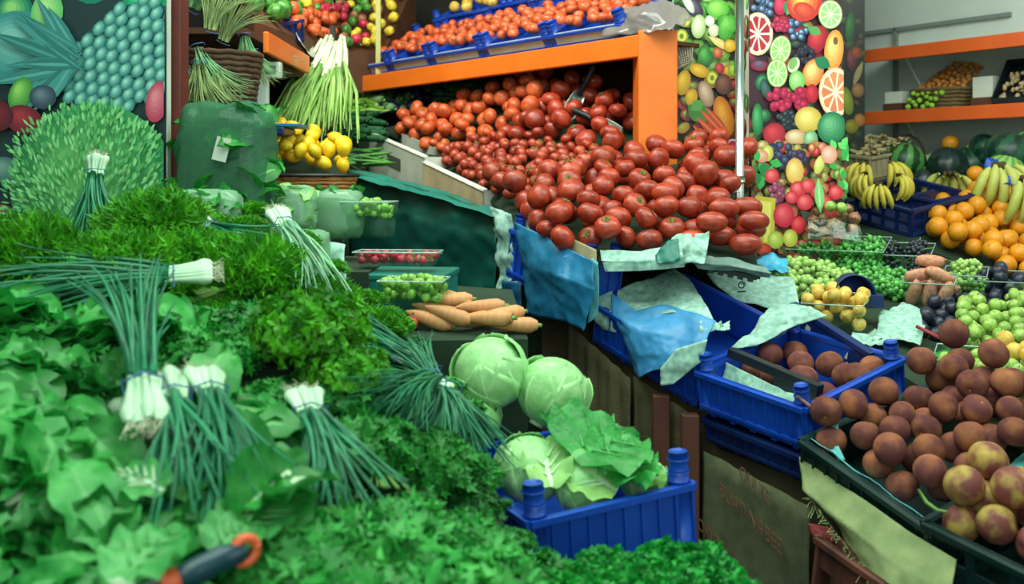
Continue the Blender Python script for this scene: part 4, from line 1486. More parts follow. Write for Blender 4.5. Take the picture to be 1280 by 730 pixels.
# ================================================================ stall front under the fruit crates
st = MB()
lowz = []
for i, p in enumerate(fr):
    lowz.append(Vector((p.x, p.y, 0)))
back = [p + Vector((.26, .19, .04)) for p in fr]
n = len(fr)
top = [p - Vector((0, 0, .02)) for p in fr]
btop = [p - Vector((0, 0, .02)) for p in back]
st.add(top + btop + lowz + [Vector((p.x, p.y, 0)) for p in back], [(i, i + 1, n + i + 1, n + i) for i in range(n - 1)] + [(2 * n + i, 2 * n + i + 1, i + 1, i) for i in range(n - 1)] + [(n + i, n + i + 1, 3 * n + i + 1, 3 * n + i) for i in range(n - 1)] + [(0, n, 3 * n, 2 * n), (n - 1, 3 * n - 1, 4 * n - 1, 2 * n - 1)])
tag(st.build('fruit_stall', m_stallbrown, smooth=False), 'long fruit stall under the front crates with brown cloth sides', 'stall')


def curtain(name, label, a, b, za, zb, drop, m, waves=5, amp=.015, seed=0, out=.02, cat='cloth', lower=None):
    a, b = Vector(a), Vector(b)
    d = Vector((b.x - a.x, b.y - a.y, 0)).normalized()
    nrm = Vector((d.y, -d.x, 0))
    rows = []
    N, Mv = 40, 22
    for j in range(Mv + 1):
        v = j / Mv
        row = []
        for i in range(N + 1):
            u = i / N
            p = a.lerp(b, u)
            top_ = za + (zb - za) * u
            w = amp * (.08 + .92 * v) * (math.sin(waves * 2 * PI * u + seed) + .5 * math.sin(waves * 3.7 * PI * u + 2 * seed)) + .008 * NOI(Vector((u * 6, v * 5, seed)))
            row.append(Vector((p.x, p.y, top_ - drop * v)) + nrm * (out + amp + w))
        rows.append(row)
    return tag(MB().grid(rows).build(name, m, solid=.002), label, cat)


def between(i, u, dz=0):
    p = fr[i].lerp(fr[i + 1], u)
    return p + Vector((0, 0, dz))


m_khaki = mat('khaki_cloth', (82, 76, 52), (100, 92, 62), 14, .95, bump=.3, bscale=120)
a_, b_ = between(0, .55), between(1, .32)
curtain('cloth', 'brown cloth hanging on the stall below the hanging blue bag', a_, b_, a_.z - .03, b_.z - .04, 1.0, m_khaki, 3, .02, 1)
a_, b_ = between(1, .34), between(1, .93)
curtain('cloth', 'olive brown cloth hanging below the draped blue sheet', a_, b_, a_.z - .03, b_.z - .03, 1.0, m_khaki, 2, .014, 2)
for k, (i, u) in enumerate(((1, .70), (1, .97))):
    q = between(i, u)
    t = thing('post', ('reddish wooden leg of the stall below the draped blue sheet', 'reddish wooden leg of the stall beside the printed burlap')[k], 'post', Vector((q.x - .055, q.y - .035, 0)))
    MB().box(-.022, .022, -.02, .02, 0, q.z - .012).build('timber', m_wood, t, smooth=False, bevel=.003)
a_, b_ = between(3, -.02), between(3, 1.05)
pa, pb_ = a_, b_
bur = curtain('burlap', 'grey green burlap with faded red stencil letters on stall front', a_, b_, a_.z - .02, b_.z - .06, .95, m_burlap, 2, .012, .6, .03)
# faded stencil letters on the burlap, following its weave
d_ = Vector((b_.x - a_.x, b_.y - a_.y, 0)).normalized()


def text_on(s, size, px, py, Y, parent, xd, zd, m, fall=0.0):
    cu = bpy.data.curves.new('letters', 'FONT')
    cu.body = s
    cu.size = size
    cu.extrude = .0008
    cu.resolution_u = 3
    tmp = bpy.data.objects.new('letters', cu)
    COL.objects.link(tmp)
    dg = bpy.context.evaluated_depsgraph_get()
    me = bpy.data.meshes.new_from_object(tmp.evaluated_get(dg))
    bpy.data.objects.remove(tmp)
    for v in me.vertices:
        v.co = (v.co.x * .72, v.co.y + v.co.x * fall, v.co.z)
    me.materials.clear()
    me.materials.append(m)
    o = bpy.data.objects.new('letters', me)
    COL.objects.link(o)
    kid(parent, o)
    o.matrix_world = aim(P(px, py, Y), xd, Vector(xd).cross(Vector(zd)))
    return o


n_ = Vector((d_.y, -d_.x, 0))


def burl_point(px, py):
    """point on the burlap's plane where it shows"""
    o = Vector((0, 0, EYE))
    d = P(px, py, 1) - o
    p0 = a_ + n_ * .064
    k = (p0 - o).dot(n_) / d.dot(n_)
    return o + d * k


for s, px, py, sz in (('OULTE', 924, 596, .046), ('BUAT NABEE', 899, 618, .05), ('ORLTE', 872, 660, .045)):
    q = burl_point(px, py)
    text_on(s, sz, px, py, q.y, bur, d_, (0, 0, 1), m_redink, -.30)

# pale burlap sack over the next bay
cloth('burlap', 'pale green burlap sack draped below the dark peach crate', 'cloth', m_burlap2,
      [[(998, 570, 2.30), (1060, 612, 2.16), (1130, 660, 2.02), (1196, 700, 1.90)], [(1004, 612, 2.24), (1050, 650, 2.12), (1118, 705, 1.98), (1190, 745, 1.87)], [(1030, 632, 2.23), (1062, 690, 2.11), (1105, 745, 1.98), (1170, 790, 1.88)]], 14, .014, 7, 4, th=.003)
fb = MB()
for i in range(60):
    u = i / 59
    q = P(1012, 622, 2.22).lerp(P(1100, 738, 1.97), u)
    fb.tube([q, q + Vector((R.uniform(-.02, .01), R.uniform(-.01, .01), R.uniform(-.03, .005)))], .0008, 4)
fo = fb.build('frayed_edge', m_burlap2, KIDS and None)
kid(bpy.data.objects['burlap.001'], fo)
cloth('cloth', 'small red cloth knot at the edge of pale burlap', 'cloth', mat('red_cloth', (120, 40, 40), (150, 60, 54), 30, .8),
      [[(1012, 655, 2.2), (1040, 660, 2.14)], [(1014, 668, 2.18), (1042, 674, 2.13)], [(1020, 680, 2.2), (1040, 684, 2.15)]], 8, .02, 20, 3)
# red-brown wooden crate low behind the pale burlap
for k, (x0, x1, y0, Y) in enumerate(((1034, 1110, 676, 2.13),)):
    crate('wooden_crate', 'red-brown wooden crate under the stall below the pale burlap', P(1026, 672, 2.14), P(1110, 730, 1.97), .03, .35, m_wood, 0, slots=True, posts=0, cat='crate')

# ================================================================ the row of fruit crates at the front
RISE = .2
tA, MA, wA = crate('crate', 'blue crate mostly hidden under newspaper and a blue sheet', P(746, 378, 2.93), P(872, 453, 2.6), .34, .13, m_blue, .2, posts=0)
tB, MB_, wB = crate('crate', 'blue crate with newspaper and a few peaches, second from front', P(874, 463, 2.58), P(1004, 508, 2.3), .36, .11, m_blue, .22, posts=.045)
crate('crate', 'navy crate stacked under the blue crate of few peaches', P(884, 522, 2.61), P(1002, 568, 2.33), .34, .065, m_navy, .22, posts=0)
tC, MC, wC = crate('crate', 'dark green crate heaped with peaches above the pale burlap', P(1006, 550, 2.27), P(1168, 662, 1.97), .48, .12, m_dkgreen, .24, slots=False, posts=.0)
tD, MD, wD = crate('crate', 'dark green slatted crate of yellow red peaches at the right edge', P(1160, 652, 1.97), P(1330, 735, 1.74), .42, .15, m_dkgreen, .22, slots=True, posts=0)
crate('crate', 'dark green slatted crate stacked under the rightmost peach crate', P(1194, 716, 1.955), P(1340, 790, 1.76), .40, .14, m_dkgreen, .1, slots=True, posts=0)
# back wall of crate B seen above its peaches, with pale print
def heap(protos, pts, label, group, tilt=PI, lab2=None):
    for c, r in pts:
        R.choice(protos if isinstance(protos, list) else [protos]).put(rotM(c, r, tilt), label, group)


bdB = in_crate(MB_, wB, .36, .035, .035, .03)
bpts = pile(Bed([[bdB.g[0][0].lerp(bdB.g[1][0], .05), bdB.g[0][1].lerp(bdB.g[1][1], .05)], [bdB.g[0][0].lerp(bdB.g[1][0], .68), bdB.g[0][1].lerp(bdB.g[1][1], .68)]]), lambda p: R.uniform(.033, .037), .9, 2500)
heap(peachP, bpts, 'dark red peach in the blue crate lined with newspaper', 'peaches in the blue crate')
bdC = in_crate(MC, wC, .48, .085, .15, .03)
cpts = pile(bdC, lambda p: R.uniform(.031, .036), 2.0, 24000)
heap(peachP, cpts, 'dusky red peach heaped in the dark green crate', 'peaches heaped in the dark green crate')
bdD = in_crate(MD, wD, .42, .11, .15, .03)
dpts = pile(bdD, lambda p: R.uniform(.036, .042), 1.8, 14000)
heap(mangoP, dpts, 'yellow and red peach in the crate at the lower right corner', 'yellow red peaches in the rightmost crate')

# tray rim inside crate B
b0 = MB_ @ Vector((-wB / 2 + .02, -.09, .135))
b1 = MB_ @ Vector((wB / 2 - .03, -.09, .11))
t = thing('fruit_tray', 'black plastic tray rim lying across the blue peach crate', 'tray', aim(b0, b1 - b0))
L_ = (b1 - b0).length
MB().box(0, L_, -.006, .02, -.012, .012).build('rim', m_black, t, smooth=False, bevel=.002)
MB().box(L_ * .55, L_, -.004, .004, -.06, -.01).build('side', m_black, t, smooth=False)
def paper(name, label, M_, rows, m=None, amp=.012, fr_=12, seed=0, n=12, cat='paper'):
    return cloth(name, label, cat, m or m_news, [[M_ @ Vector(q) for q in r] for r in rows], n, amp, fr_, seed)


paper('newspaper', 'newspaper lining the front of the blue peach crate', MB_, [[(-wB / 2 + .015, -.10, .11), (0, -.10, .09), (wB / 2 - .03, -.10, .08)], [(-wB / 2 + .015, -.13, .05), (0, -.13, .04), (wB / 2 - .03, -.13, .05)], [(-wB / 2 + .015, -.165, .10), (0, -.165, .09), (wB / 2 - .03, -.165, .1)]], seed=3)
paper('newspaper', 'newspaper lying behind the peaches of the blue crate', MB_, [[(-wB / 2 - .03, .15, .19), (-.09, .165, .20), (-.04, .17, .18)], [(-wB / 2 - .02, .05, .15), (-.13, .08, .16), (-.09, .12, .16)], [(-wB / 2 - .01, -.05, .13), (-.155, -.03, .13), (-.135, 0, .13)]], seed=5, amp=.015)
paper('newspaper', 'pale teal paper lining the front edge of dark peach crate', MC, [[(-wC / 2 + .01, -.20, .10), (0, -.20, .09), (wC / 2 - .02, -.20, .09)], [(-wC / 2 + .008, -.228, .128), (0, -.228, .122), (wC / 2 - .02, -.232, .125)]], m_teal, .006, 14, 6)
paper('newspaper', 'pale teal paper at the right side of the heaped peaches', MC, [[(wC / 2 - .06, .22, .16), (wC / 2 + .01, .23, .20)], [(wC / 2 - .05, .05, .13), (wC / 2 + .012, .05, .165)], [(wC / 2 - .05, -.1, .11), (wC / 2 + .012, -.1, .14)]], m_teal, .008, 12, 7)
0 and paper('newspaper', 'white paper corner folded over the front of dark peach crate', MC, [[(wC / 2 - .10, -.20, .12), (wC / 2 - .02, -.2, .13)], [(wC / 2 - .09, -.25, .13), (wC / 2 - .01, -.26, .13)], [(wC / 2 - .07, -.262, .09), (wC / 2 - .02, -.262, .08)]], m_news, .004, 14, 2)


# knotted strip
cloth('plastic_strip', 'knotted pale plastic strip tied at the corner of dark peach crate', 'strip', m_teal,
      [[(1024, 522, 2.3), (1032, 520, 2.29)], [(1040, 535, 2.26), (1048, 532, 2.26)], [(1036, 556, 2.24), (1044, 556, 2.24)], [(1048, 572, 2.2), (1056, 570, 2.2)]], 8, .018, 25, 3)
t = thing('string', 'red and white string tied from blue crate to dark crate', 'string', P(996, 495, 2.3))
MB().tube([Vector((0, 0, 0)), P(1018, 512, 2.29) - P(996, 495, 2.3), P(1036, 526, 2.26) - P(996, 495, 2.3)], .004, 7).build('cord', mat('pink_string', (150, 86, 80), (190, 150, 140), 120, .8), t)
t = thing('stalk', 'pale green stalk lying over the corner of rightmost crate', 'stalk', P(1148, 612, 2.0))
q0 = P(1148, 612, 2.0)
MB().tube([Vector((0, 0, 0)), P(1158, 628, 1.98) - q0, P(1172, 638, 1.96) - q0, P(1184, 640, 1.95) - q0], [.003, .004, .004, .003], 7).build('stem', m_stem, t)

# draped sheets on crate A
cloth('newspaper', 'large newspaper draped over the blue crate in front of tomatoes', 'paper', m_news,
      [[(772, 362, 2.93), (818, 346, 3.0), (842, 332, 3.02), (862, 350, 2.95)], [(770, 378, 2.89), (815, 372, 2.9), (850, 372, 2.84), (884, 382, 2.74)], [(762, 392, 2.88), (815, 392, 2.80), (850, 392, 2.74), (894, 404, 2.64)]], 12, .01, 12, 5)
cloth('plastic_sheet', 'blue sheet draped over the front corner of blue crate', 'plastic sheet', m_bagblue2,
      [[(764, 366, 2.9), (795, 388, 2.83), (834, 380, 2.80), (894, 400, 2.62)], [(764, 392, 2.86), (790, 408, 2.78), (832, 420, 2.69), (880, 428, 2.58)], [(780, 432, 2.82), (796, 445, 2.74), (830, 442, 2.66), (852, 446, 2.6)], [(796, 474, 2.80), (800, 472, 2.74), (816, 464, 2.68), (838, 458, 2.62)]], 12, .009, 14, 8)
cloth('newspaper', 'greenish paper corner hanging below the draped blue sheet', 'paper', m_news,
      [[(846, 436, 2.60), (884, 424, 2.56)], [(826, 460, 2.62), (876, 452, 2.56)], [(826, 482, 2.62), (842, 480, 2.6)]], 8, .01, 14, 3)
cloth('newspaper', 'white paper flap hanging left of the draped blue sheet', 'paper', m_news,
      [[(744, 372, 2.92), (766, 364, 2.9)], [(742, 400, 2.91), (764, 400, 2.88)], [(752, 412, 2.91), (772, 416, 2.87)]], 8, .01, 14, 2)
cloth('newspaper', 'small crumpled white paper at the far corner of peach crate', 'paper', m_news,
      [[(876, 405, 2.66), (900, 400, 2.66), (915, 396, 2.68)], [(874, 420, 2.62), (900, 416, 2.62), (912, 412, 2.64)]], 9, .035, 18, 4)
cloth('newspaper', 'newspaper with a black swirl mark behind the blue crate rim', 'paper', m_news,
      [[(882, 340, 3.12), (922, 332, 3.14), (960, 342, 3.1), (992, 348, 3.04)], [(898, 358, 3.04), (932, 358, 3.02), (968, 366, 2.98), (998, 372, 2.94)], [(922, 376, 2.97), (950, 382, 2.93), (978, 390, 2.89), (1002, 396, 2.86)]], 10, .014, 10, 4)
sw = MB()
pts = []
for i in range(26):
    a = i / 25 * 4.2 * PI * .62
    r = .0115 * (1 - .5 * i / 25)
    pts.append(P(926, 356, 2.97) + Vector((r * math.cos(a), -.012, r * math.sin(a))))
sw.tube(pts, .0018, 6)
sw.tube([P(922, 365, 2.955), P(932, 364, 2.955)], .0022, 6)
so_ = sw.build('swirl_mark', m_black)
kid(bpy.data.objects[[o.name for o in bpy.data.objects if o.get('label', '').startswith('newspaper with a black swirl')][0]], so_)
cloth('plastic_bag', 'bright blue plastic bag crumpled at the foot of printed column', 'plastic bag', mat('cyan_bag', (40, 140, 190), (80, 190, 216), 14, .3, bump=.3, bscale=30),
      [[(930, 330, 3.12), (960, 318, 3.16), (985, 322, 3.14)], [(938, 344, 3.06), (962, 338, 3.08), (986, 342, 3.06)]], 9, .03, 14, 5)

# ================================================================ oranges, bananas, melons
opts = pile(Bed([[(1176, 268, 4.45), (1222, 240, 4.45), (1310, 286, 4.35)], [(1168, 288, 4.1), (1230, 288, 4.1), (1310, 320, 4.0)], [(1170, 308, 3.86), (1225, 334, 3.72), (1320, 380, 3.55)]]), lambda p: R.uniform(.035, .039), 1.5, 5000, lambda p: pix(p)[0] > 1164)
heap(orangeP, opts, 'orange in the big heap at the right beside the bananas', 'oranges in the heap', PI)
orangeP.put(rotM(P(1188, 179, 4.9), .040), 'single orange lying on top of the dark squash', 'orange on the squash')
crate('crate', 'navy slatted crate full of bananas behind the grapes', P(1056, 238, 4.3), P(1140, 262, 4.0), .36, .13, m_navy, .18, slots=True, posts=0)
crate('crate', 'navy slatted crate end between bananas and oranges', P(1140, 244, 4.16), P(1170, 250, 4.08), .3, .2, m_navy, .1, slots=True, posts=0)
for px, py, Y, yaw, pit, s, lab in ((1080, 218, 4.32, -2.4, .2, .75, 'yellow banana bunch at the top left of the navy crate'), (1112, 216, 4.36, -1.1, .3, .75, 'yellow banana bunch at the top right of the navy crate'), (1086, 228, 4.2, -2.9, .5, .7, 'yellow banana bunch at the lower left of the navy crate'), (1118, 230, 4.18, -.7, .5, .7, 'yellow banana bunch at the lower right of the navy crate'), (1100, 240, 4.12, -2.2, .6, .68, 'yellow banana bunch lowest in the navy crate')):
    banP.put(Matrix.Translation(P(px, py, Y)) @ Matrix.Rotation(yaw, 4, 'Z') @ Matrix.Rotation(pit, 4, 'Y') @ Matrix.Scale(s, 4), lab)
for px, py, Y, yaw, s, lab in ((1188, 232, 4.3, 1.2, 1.0, 'small greenish banana bunch left of the oranges'), (1244, 226, 4.25, -1.5, 1.25, 'long pale banana bunch with blue tape above the oranges'), (1274, 244, 4.1, -1.2, 1.25, 'long pale banana bunch with blue tape at the right edge')):
    bangP.put(Matrix.Translation(P(px, py, Y)) @ Matrix.Rotation(yaw, 4, 'Z') @ Matrix.Rotation(.5, 4, 'Y') @ Matrix.Scale(s, 4), lab)
for px, py, Y, lab in ((1240, 203, 4.3, 'blue tape tied round the pale banana bunch'), (1264, 224, 4.15, 'blue tape tied round the rightmost banana bunch')):
    cloth('tape', lab, 'tape', m_blue, [[(px - 8, py - 5, Y), (px + 6, py - 6, Y)], [(px - 9, py + 5, Y - .03), (px + 8, py + 6, Y - .03)]], 6, .02, 30, px)


def melon_mat(name, c1, c2, nst=9, dist=.25, lo=.4, hi=.6):
    m = bpy.data.materials.new(name)
    m.use_nodes = True
    n, l = m.node_tree.nodes, m.node_tree.links
    tc = n.new('ShaderNodeTexCoord')
    nz = n.new('ShaderNodeTexNoise')
    nz.inputs['Scale'].default_value = 4
    g = n.new('ShaderNodeTexGradient')
    g.gradient_type = 'RADIAL'
    l.new(tc.outputs['Object'], nz.inputs['Vector'])
    l.new(tc.outputs['Object'], g.inputs['Vector'])
    a = n.new('ShaderNodeMath'); a.operation = 'MULTIPLY_ADD'
    a.inputs[1].default_value = nst * 2 * PI
    l.new(g.outputs['Fac'], a.inputs[0])
    k = n.new('ShaderNodeMath'); k.operation = 'MULTIPLY'; k.inputs[1].default_value = dist * 12
    l.new(nz.outputs['Fac'], k.inputs[0])
    l.new(k.outputs[0], a.inputs[2])
    s = n.new('ShaderNodeMath'); s.operation = 'SINE'
    l.new(a.outputs[0], s.inputs[0])
    mr = n.new('ShaderNodeMapRange'); mr.inputs['From Min'].default_value = -1
    l.new(s.outputs[0], mr.inputs['Value'])
    r = n.new('ShaderNodeValToRGB')
    e = r.color_ramp.elements
    e[0].position, e[1].position = lo, hi
    e[0].color, e[1].color = (*lin(c1), 1), (*lin(c2), 1)
    l.new(mr.outputs[0], r.inputs[0])
    b = n['Principled BSDF']
    l.new(r.outputs[0], b.inputs['Base Color'])
    b.inputs['Roughness'].default_value = .4
    return m


m_wm = melon_mat('watermelon_rind', (18, 66, 34), (84, 142, 70))
m_wd = melon_mat('dark_watermelon_rind', (16, 50, 40), (34, 84, 58), 8, .4)
m_sq = mat('dark_squash_skin', (16, 34, 34), (26, 52, 46), 4, .35)
m_pm = melon_mat('green_melon_rind', (106, 156, 70), (150, 190, 104), 12, .1)
m_pale = mat('pale_melon_rind', (150, 168, 128), (170, 186, 146), 5, .5)


def melon(label, px, py, Y, r, m, rz=1.0, tilt=(0, 0), cat='melon', name='melon', rib=0.0):
    o = MB().ball(lambda t, p: (math.cos(p) * math.cos(t) * (1 + rib * math.cos(10 * t)), math.cos(p) * math.sin(t) * (1 + rib * math.cos(10 * t)), rz * math.sin(p)), 40, 20).build(name, m)
    o.matrix_world = Matrix.Translation(P(px, py, Y)) @ Matrix.Rotation(tilt[0], 4, 'X') @ Matrix.Rotation(tilt[1], 4, 'Y') @ Matrix.Scale(r, 4)
    tag(o, label, cat)
    MB().tube([(0, 0, rz * .97), (.04, .02, rz * 1.1), (.12, .02, rz * 1.16)], [.05, .035, .04], 6).build('stalk', m_stem, o)
    return o


melon('striped green watermelon behind the bananas', 1131, 202, 4.85, .10, m_wm, .9, (0, .2), 'watermelon', 'watermelon')
melon('dark round squash under the single orange', 1184, 210, 4.75, .095, m_sq, 1.05, (0, .1), 'squash', 'squash', .02)
melon('dark green squash right of the orange topped squash', 1212, 208, 4.85, .10, m_wd, .95, (.2, -.2), 'squash', 'squash', .02)
melon('dark oval squash standing right of the bananas', 1153, 232, 4.5, .05, m_sq, 1.5, (0, .1), 'squash', 'squash')
melon('pale melon between watermelon and dark squash', 1162, 212, 5.0, .06, m_pale, 1.3, (0, 0))
melon('light green melon behind the pale banana bunches', 1256, 214, 4.45, .085, m_pm, .95, (.3, .2))
melon('large dark watermelon at the far right under the shelf', 1262, 192, 4.5, .11, m_wd, .85, (.2, .4), 'watermelon', 'watermelon')
melon('dark watermelon partly hidden behind the green melon', 1232, 190, 4.8, .09, m_wd, .8, (.2, 1.2), 'watermelon', 'watermelon')
# wooden box of ginger roots behind
crate('wooden_crate', 'light wooden crate of pale roots beside the printed column', P(1040, 190, 4.95), P(1088, 196, 4.75), .3, .12, m_card, .15, posts=0, cat='crate')
gp = in_crate(crate_frame(P(1040, 190, 4.95), P(1088, 196, 4.75), .3, .15, .12)[0], .25, .3, .1, .14, .02)
m_gin = mat('ginger_skin', (170, 150, 104), (196, 178, 132), 10, .8, rnd=.1)
gin = MB()
gin.tube([(-1, 0, 0), (-.4, .1, .05), (.3, 0, .1), (1, .15, 0)], [.2, .34, .3, .22], 8)
gin.tube([(-.3, .1, .05), (-.1, .6, .1), (.1, .8, .2)], [.25, .25, .16], 8)
gin.tube([(.3, 0, .1), (.5, -.5, .2), (.5, -.7, .4)], [.22, .22, .15], 8)
ginP = proto(tag(gin.build('ginger_root', m_gin), 'x', 'ginger'))
for c, r in pile(gp, lambda p: .022, .9, 900, maxn=24):
    ginP.put(rotM(c, .034, .6), 'pale knobbly root in the light wooden crate', 'roots in the light wooden crate')
# wicker handle basket behind the watermelon
t = thing('basket', 'basket with a dark arched handle behind the watermelon', 'basket', P(1134, 215, 5.1))
MB().tube([(.10 * math.cos(a), 0, .02 + .17 * math.sin(a)) for a in [PI * i / 12 for i in range(13)]], .006, 8).build('handle', m_stalk, t)
MB().tube([(0, 0, -.06), (0, 0, 0), (0, 0, .03)], [.08, .10, .11], 20).build('bowl', m_stalk, t)
cloth('plastic_bag', 'small blue and white wrapper behind the watermelon', 'plastic bag', m_teal, [[(1092, 178, 5.0), (1112, 180, 4.98)], [(1094, 190, 4.95), (1112, 194, 4.93)]], 8, .03, 20, 1)
# goods on the right wall shelf
MW = lambda s, d, z: aim(WA + WD * s + WN * d + Vector((0, 0, z)), WD)
t = thing('basket', 'wicker basket of orange brown fruit on the lower wall shelf', 'basket', MW(.36, .20, 1.925))
bk = MB()
for j in range(6):
    z = .012 + j * .018
    k = .10 + .008 * j
    bk.tube([(k * 1.25 * math.cos(a), k * math.sin(a), z + .004 * (i % 2)) for i, a in enumerate([2 * PI * q / 24 for q in range(25)])], .009, 6)
bk.box(-.1, .1, -.08, .08, 0, .02)
bk.build('weave', m_stalk, t)
m_phys = mat('small_orange_fruit', (150, 90, 40), (206, 130, 50), 2, .5, rnd=.25, shift=True)
smallP = proto(fruit('small_fruit', ball_fn, m_phys, 'x', 'fruit', None, 12, 8, st_x()))
limeP = proto(fruit('lime', ball_fn, mat('lime_skin', (90, 150, 30), (170, 210, 60), 2, .4, rnd=.15, shift=True), 'x', 'lime', None, 12, 8, st_x()))
mm = MW(.36, .20, 1.925)
q = lambda x, y, z: mm @ Vector((x, y, z))
for c, r in pile(Bed([[q(-.13, .1, .17), q(.0, .1, .24), q(.14, .1, .20)], [q(-.13, -.09, .08), q(0, -.09, .1), q(.14, -.09, .09)]]), lambda p: R.uniform(.012, .016), .7, 2500):
    smallP.put(rotM(c, r), 'small orange brown fruit heaped in the wicker basket', 'small fruit in the wicker basket')
for c, r in pile(Bed([[q(-.12, -.125, .08), q(.06, -.125, .08)], [q(-.11, -.165, .005), q(.05, -.165, .005)]]), lambda p: R.uniform(.012, .015), .7, 1500):
    limeP.put(rotM(c, r), 'small yellow green lime in front of the wicker basket', 'limes in front of the basket')
for s, z, w, h, lab in ((.12, 1.925, .10, .11, 'small white card box at the left end of the wall shelf'), (.60, 1.925, .10, .15, 'white card box with dark base on the wall shelf')):
    t = thing('card_box', lab, 'box', MW(s, .16, z))
    MB().box(-w / 2, w / 2, -.05, .05, .045, h).build('card', m_cardw, t, smooth=False, bevel=.002)
    MB().box(-w / 2 - .006, w / 2 + .006, -.06, .06, 0, .05).build('base', m_brown, t, smooth=False, bevel=.003)
mt_ = MW(.80, .1, 1.93) @ Matrix.Rotation(.95, 4, 'X')
t = thing('crate', 'black crate of nuts leaning on the wall shelf at the right', 'crate', mt_)
MB().box(-.13, .24, -.0, .24, -.006, 0).box(-.13, .24, 0, .006, 0, .05).box(-.13, .24, .234, .24, 0, .05).box(-.13, -.124, 0, .24, 0, .05).box(.234, .24, 0, .24, 0, .05).build('tray', m_black, t, smooth=False)
m_nut = mat('nut_shell', (150, 124, 82), (190, 170, 130), 2, .7, rnd=.2, shift=True)
nutP = proto(fruit('nut', lambda t, p: (math.cos(p) * math.cos(t), math.cos(p) * math.sin(t) * .9, 1.2 * math.sin(p)), m_nut, 'x', 'nut', None, 10, 7))
for i in range(110):
    for _ in range(1):
        x, y = R.uniform(-.11, .22), R.uniform(.015, .17)
        nutP.put(rotM(mt_ @ Vector((x, y, .012 + R.uniform(0, .028))), R.uniform(.009, .012)), 'pale nut in the leaning black crate', 'nuts in the leaning black crate')

# ================================================================ punnets and small fruit behind the front crates
def on(bed, px, py, lift=0.0):
    p, n = bed.ray(px, py)
    return p + Vector((0, 0, lift))


def flat(p, yaw, s=1.0):
    return Matrix.Translation(p) @ Matrix.Rotation(yaw, 4, 'Z') @ Matrix.Scale(s, 4)


YW = -.5     # the stall's direction
def pun(label, px, py, w, d, h, yaw=YW, tilt=.2):
    p = on(BM, px, py)
    M_ = Matrix.Translation(p + Vector((0, 0, .004))) @ Matrix.Rotation(yaw, 4, 'Z') @ Matrix.Rotation(tilt, 4, 'X')
    return punnet(label, M_, w, d, h), M_


def fill(M_, w, d, z0, z1, rfn, cap, protos, label, group, maxn=60, tilt=PI):
    a, b = w / 2 - .012, d / 2 - .012
    q = lambda x, y, z: M_ @ Vector((x, y, z))
    bed = Bed([[q(-a, b, z0), q(0, b, z1), q(a, b, z0)], [q(-a, 0, z0), q(0, 0, z1), q(a, 0, z0)], [q(-a, -b, z0), q(0, -b, z1), q(a, -b, z0)]])
    pts = pile(bed, rfn, cap, 2500, maxn=maxn)
    heap(protos, pts, label, group, tilt)


# green grapes in a long clear box
pg, Mg = pun('long clear box of green grapes below the bag of onions', 1050, 340, .32, .2, .10)
k = 0
for x in (-.115, -.04, .035, .11):
    for y, z in ((-.05, .006), (.045, .012), (-.03, .055), (.04, .06)):
        grapeP.put(Mg @ Matrix.Translation((x, y, z)) @ Matrix.Rotation(R.uniform(0, 6), 4, 'Z') @ Matrix.Scale(.82, 4), 'green grape bunch in the long clear box', 'green grapes in the long clear box')
        k += 1
pd, Md = pun('clear box of dark grapes right of the long grape box', 1128, 344, .2, .17, .09)
for x in (-.05, .05):
    for y, z in ((-.04, .005), (.04, .008), (-.02, .05), (.035, .055)):
        grapedP.put(Md @ Matrix.Translation((x, y, z)) @ Matrix.Rotation(R.uniform(0, 6), 4, 'Z') @ Matrix.Scale(.8, 4), 'dark grape bunch in the clear box beside the green grapes', 'dark grapes in the clear box')
for i, (px, py) in enumerate(((1072, 352), (1096, 356), (1120, 360), (1082, 366), (1108, 372), (1128, 376))):
    p, n = BM.ray(px, py)
    grapeP.put(aim(p + n * .0, (1, R.uniform(-.6, .6), 0), n, .95), 'loose green grape bunch in front of the clear grape boxes', 'loose green grapes before the boxes')
for i, (px, py) in enumerate(((994, 348), (1022, 352), (1044, 362), (972, 362), (996, 372), (1020, 376))):
    p, n = BM.ray(px, py)
    grapepP.put(aim(p, (1, R.uniform(-.6, .6), 0), n, 1.0), 'pale green grape bunch left of the blue lid', 'pale grapes left of the blue lid')
for px, py in ((962, 398), (978, 396), (988, 404)):
    greenP.put(rotM(on(BM, px, py, .016), .017), 'loose pale green plum beside the newspaper with swirl mark', 'loose pale green plums')
t = thing('lid', 'dark blue rounded lid standing among the grapes', 'lid', P(1062, 368, 2.96))
rows = []
for j in range(5):
    rows.append([Vector((.052 * math.cos(a) * (1 + .04 * j), -.012 * j, .062 * math.sin(a))) for a in [PI * i / 16 for i in range(17)]])
lb = MB().grid(rows)
lb.add([Vector((.052 * math.cos(a), 0, .062 * math.sin(a))) for a in [PI * i / 16 for i in range(17)]], [tuple(range(17))])
lb.build('shell', m_navy, t, solid=.004)
MB().box(.03, .085, -.05, .0, -.035, .005).build('tab', m_navy, t, smooth=False, bevel=.004)
pa_, Ma = pun('clear punnet of yellow apricots before the blue lid', 1046, 408, .17, .12, .08)
fill(Ma, .17, .12, .0, .02, lambda p: R.uniform(.018, .021), 3.2, apriP, 'yellow apricot in the clear punnet before the blue lid', 'apricots in the punnet', 46)
pp, Mp = pun('clear punnet of pinkish sweet potatoes right of the grapes', 1163, 384, .15, .12, .09)
